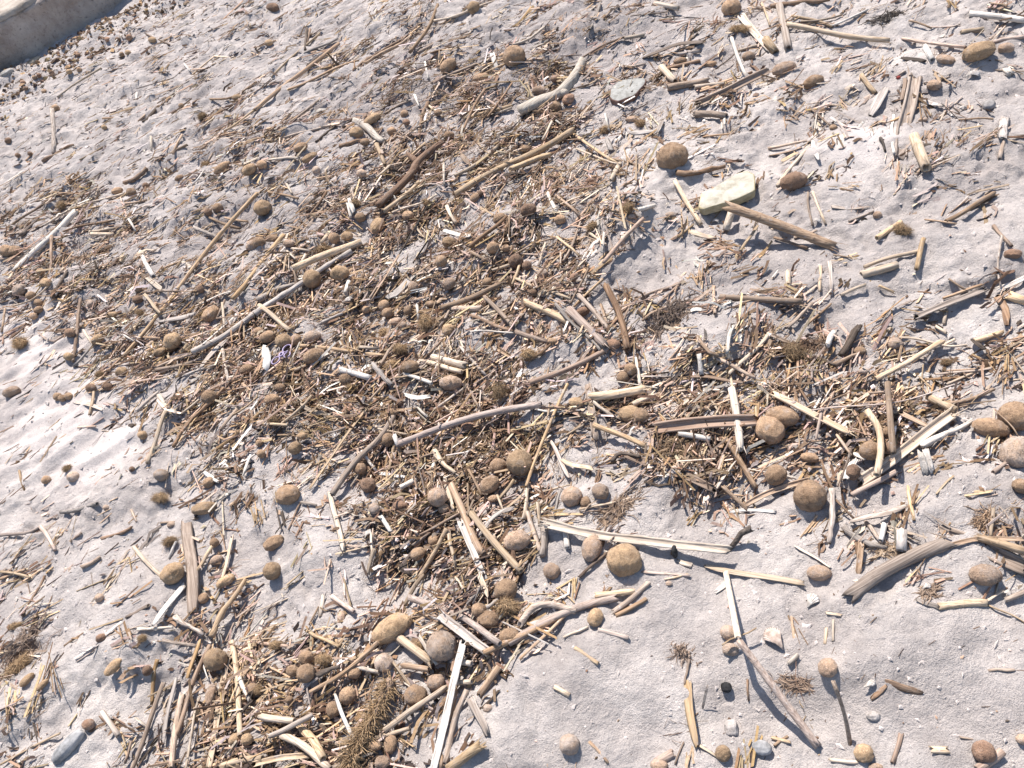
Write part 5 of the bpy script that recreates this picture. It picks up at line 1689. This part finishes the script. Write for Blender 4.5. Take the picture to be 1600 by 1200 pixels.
scallop(603, 1066, 20, 9, 0, shell_m, 'white shell under the sandy grey ball at the bottom', 5)
scallop(835, 975, 26, 10, 5, shell_m, 'white shell scrap left of the curved tan twigs', 5)
scallop(1276, 346, 12, 10, 20, shell_m, 'tiny white shell right of the cream slab', 5)
scallop(1118, 346, 10, 9, 20, shell_m, 'tiny white shell in the shade below the cream slab', 5)
scallop(545, 470, 16, 13, 30, shell_m, 'glossy white shell left of the foot of the black-tipped leaf', 5)
scallop(575, 835, 16, 10, 60, shell_m, 'white curved shell chip below the dark seagrass mat', 5)
scallop(1503, 170, 14, 9, 20, shell_m, 'white shell chip right of the grey weathered reed', 5)

# ---------------------------------------------------------------- the reed propped on the sand, broken in two
pr_root_p, _ = hit(1277, 1165, 0.004)
pr = empty('propped_reed', tuple(pr_root_p[0])); tag(pr, 'tall broken reed propped up on bare sand at the bottom right', 'reed')
def rod(name, a, b, za, zb, wa_, wb_, mat, style, nodes=()):
    q = np.linspace(0, 1, 16); A, _ = hit(a[0], a[1], za); Bq, _ = hit(b[0], b[1], zb); W = A[0] + (Bq[0] - A[0]) * q[:, None]
    dep = (W - CPOS) @ _F; r = 0.5 * np.interp(q, [0, 1], [wa_, wb_]) * dep / FPX
    V, F = sweep(W, (lambda i: circ(12, r[i] * (1 + 0.02 * math.sin(i * 1.3)))) if style == 'r' else (lambda i: rot2(chan(r[i], 1.03), math.pi + 0.25)), hollow=style == 'r', fray=(r[0] * .5, r[-1] * .5))
    yw = math.atan2(W[-1][1] - W[0][1], W[-1][0] - W[0][0]); cs, sn = math.cos(-yw), math.sin(-yw)
    def loc(v):
        q_ = v - pr_root_p[0]
        return np.stack([q_[:, 0] * cs - q_[:, 1] * sn, q_[:, 0] * sn + q_[:, 1] * cs, q_[:, 2]], 1)
    o = put(name, loc(V), F, mat, rz=yw, parent=pr)
    t, s, nrm = frames(W)
    for u in nodes:
        i = int(u * 15); ring = []
        for dx, k in ((-0.6, 0.99), (-0.25, 1.12), (0.0, 1.04), (0.2, 1.12), (0.6, 0.99)):
            pc = circ(12, r[i] * k); ring.append(W[i] + t[i] * dx * r[i] + pc[:, :1] * s[i] + pc[:, 1:] * nrm[i])
        put('joint', loc(np.concatenate(ring)), [(g * 12 + j, g * 12 + (j + 1) % 12, g * 12 + 12 + (j + 1) % 12, g * 12 + 12 + j) for g in range(4) for j in range(12)], mat, parent=o)
rod('upper_stem', (1134, 895), (1153, 997), 0.012, 0.064, 9, 11, M['cream'], 's')
rod('lower_stem', (1154, 1000), (1277, 1165), 0.060, 0.006, 10.5, 13, M['pink'], 'r', (0.2,))

# ---------------------------------------------------------------- wording of the small things: which one it is
marks = [(float(l.split('|')[0].split()[0]), float(l.split('|')[0].split()[1]), l.split('|')[1]) for l in MARKS.strip().splitlines()]
SECT = ['right of', 'above right of', 'above', 'above left of', 'left of', 'below left of', 'below', 'below right of']
ORD = ['nearest', 'second nearest', 'third nearest', 'fourth nearest', 'fifth nearest', 'sixth nearest', 'seventh nearest']
def sector(dx, dy):
    return int(round(math.degrees(math.atan2(-dy, dx)) / 45.0)) % 8
from collections import defaultdict
fam = defaultdict(list)
for k, T in enumerate(THINGS): fam[T[3]].append(k)
rank = {}
for desc, ks in fam.items():
    for mi, (mx, my, ph) in enumerate(marks):
        by = defaultdict(list)
        for k in ks:
            dx, dy = THINGS[k][1] - mx, THINGS[k][2] - my
            d = math.hypot(dx, dy)
            if d > 6: by[sector(dx, dy)].append((d, k))
        for s_, lst in by.items():
            lst.sort()
            for q, (d, k) in enumerate(lst): rank[(k, mi)] = (q, d, s_)
used = set()
BIG = {(607 , 984): 0}
for k, (o, px, py, desc, cat, grp) in enumerate(THINGS):
    best = sorted((q * 170 + d, q, mi, s_) for mi in range(len(marks)) if (k, mi) in rank for q, d, s_ in [rank[(k, mi)]])
    lab = None
    for sc_, q, mi, s_ in best:
        if q >= len(ORD): continue
        cand = f"{desc}, the {ORD[q]} one {SECT[s_]} {marks[mi][2]}" if len(desc.split()) + 3 + len(ORD[q].split()) + len(SECT[s_].split()) + len(marks[mi][2].split()) <= 16 else f"{desc}, {ORD[q]} {SECT[s_]} {marks[mi][2]}"
        if cand not in used and len(cand.split()) <= 16: lab = cand; break
    used.add(lab or desc)
    tag(o, lab or desc, cat, grp)
# the landmarks among them carry their own wording
OWN = [('seagrass_ball', 612, 982, 'big oblong olive-brown fibre ball with a straw tail beside the shaggy fibre tail'), ('seagrass_ball', 975, 875, 'biggest round fibre ball, on sand just below the long split cream reed'),
       ('seagrass_ball', 1050, 245, 'big round brown fibre ball on grey sand above the cream stone slab'), ('seagrass_ball', 803, 88, 'round brown fibre ball above left of the pale knotted driftwood'),
       ('seagrass_ball', 487, 436, 'left ball of the olive-brown pair resting on the grey twisted stick'), ('seagrass_ball', 531, 427, 'right ball of the olive-brown pair near the grey twisted stick'),
       ('seagrass_ball', 18, 612, 'pinkish oblong fibre ball half buried in smooth sand at the left edge'), ('seagrass_ball', 450, 773, 'large brown fibre ball alone on bare sand left of the tan jointed reed'),
       ('seagrass_ball', 890, 1163, 'sand-coated fibre ball half sunk in the bare sand at the bottom edge'), ('seagrass_ball', 1530, 80, 'large olive oval fibre ball on grey sand near the top right corner'),
       ('seagrass_ball', 1540, 898, 'large dusty oval fibre ball below the grey splintered reed at the right edge'), ('seagrass_tuft', 1240, 550, 'pale shaggy fibre tuft on the sand at the end of a dark twig'),
       ('straw', 84, 205, 'grey flat stalk standing upright in the sand below the concrete wall'), ('reed', 70, 380, 'long white cane lying slanted in the litter at the left edge'),
       ('reed', 300, 425, 'very long thin golden-brown stalk leaning across the litter at the left'), ('reed_leaf', 625, 387, 'long reed leaf with a black tip standing up out of the litter'),
       ('split_reed', 1000, 840, 'long cream split reed lying open like a gutter on bare sand'), ('reed', 1370, 899, 'thick tan reed end jutting onto bare sand at the right'),
       ('split_reed', 1410, 706, 'stout straw-yellow split reed slanting up above the bare sand at the right'), ('split_reed', 1424, 160, 'grey weathered split reed standing steep in the sand at the upper right'),
       ('reed_leaf', 294, 850, 'wide grey-brown wood strip lying steeply in the litter at the left'), ('reed', 730, 652, 'long curved pinkish reed stem arching over the litter in the middle'),
       ('reed', 1215, 357, 'thick tan jointed reed sticking up beside the cream stone slab'), ('split_reed', 345, 1090, 'tall pale cream split reed reaching the bottom edge at the left'),
       ('split_reed', 708, 1060, 'silvery white split reed reaching the bottom edge below the big oblong ball'), ('reed', 915, 510, 'stout pinkish reed with a torn end in the middle of the litter'),
       ('split_reed', 1090, 664, 'wide pinkish-brown split reed lying level over the golden shaggy clump'), ('straw', 1315, 1112, 'tan stalk planted upright in bare sand under a dusty round ball'),
       ('reed_leaf', 1437, 720, 'left prong of the white forked strip below the stout yellow reed'), ('reed_leaf', 1452, 720, 'right prong of the white forked strip below the stout yellow reed'),
       ('split_reed', 1530, 852, 'wide grey splintered reed with a torn end at the right edge'), ('reed', 1355, 0, '')]
for nm, x_, y_, lab in OWN:
    if not lab: continue
    c_ = min((T for T in THINGS if T[0].name.split('.')[0] == nm), key=lambda T: math.hypot(T[1] - x_, T[2] - y_))
    c_[0]['label'] = lab
# the leaf's rotted black tip: its own piece laid over the upper half
lf_o = min((T for T in THINGS if T[0].name.split('.')[0] == 'reed_leaf'), key=lambda T: math.hypot(T[1] - 625, T[2] - 387))[0]
me = lf_o.data; me.materials.clear(); me.materials.append(M['tan']); me.materials.append(M['black_leaf'])
nv_ring = 8
n_r = len(me.vertices) // nv_ring
for i in range(n_r):                                             # it narrows to a point at the black end
    ring = [me.vertices[i * nv_ring + k] for k in range(nv_ring)]; cen = sum((v.co for v in ring), Vector()) / nv_ring
    k = 0.22 + 0.63 * min(1.0, i / (0.55 * n_r))
    for v in ring: v.co = cen + (v.co - cen) * k
for p in me.polygons:
    i = p.vertices[0] // nv_ring; n_r = len(me.vertices) // nv_ring
    col_ = p.vertices[0] % nv_ring
    if i < n_r * 0.46 or (i < n_r * 0.85 and col_ in (3, 4, 5)): p.material_index = 1

# sand drifted up against what lies on it
co = np.empty(len(beach.data.vertices) * 3, np.float32); beach.data.vertices.foreach_get('co', co); co = co.reshape(-1, 3)
Z = co[:, 2].reshape(ny, nx).astype(float); add = np.zeros_like(Z)
for bx, by, br, amp in BANK:
    rad = br * 2.6 + 0.006
    i0, i1 = np.searchsorted(xs, (bx - rad, bx + rad)); j0, j1 = np.searchsorted(ys, (by - rad, by + rad))
    if i1 - i0 < 2 or j1 - j0 < 2: continue
    gx_, gy_ = np.meshgrid(xs[i0:i1], ys[j0:j1])
    d = np.hypot(gx_ - bx, gy_ - by)
    f = amp * np.exp(-(np.maximum(d - br * 0.7, 0) / (br * 0.75 + 0.001)) ** 2) * (0.45 + 0.75 * np.clip(perlin(gx_ / 0.022, gy_ / 0.022 + 40) + 0.4, 0, 1))
    add[j0:j1, i0:i1] = np.maximum(add[j0:j1, i0:i1], f)
co[:, 2] += add.ravel(); beach.data.vertices.foreach_set('co', co.ravel()); beach.data.update()
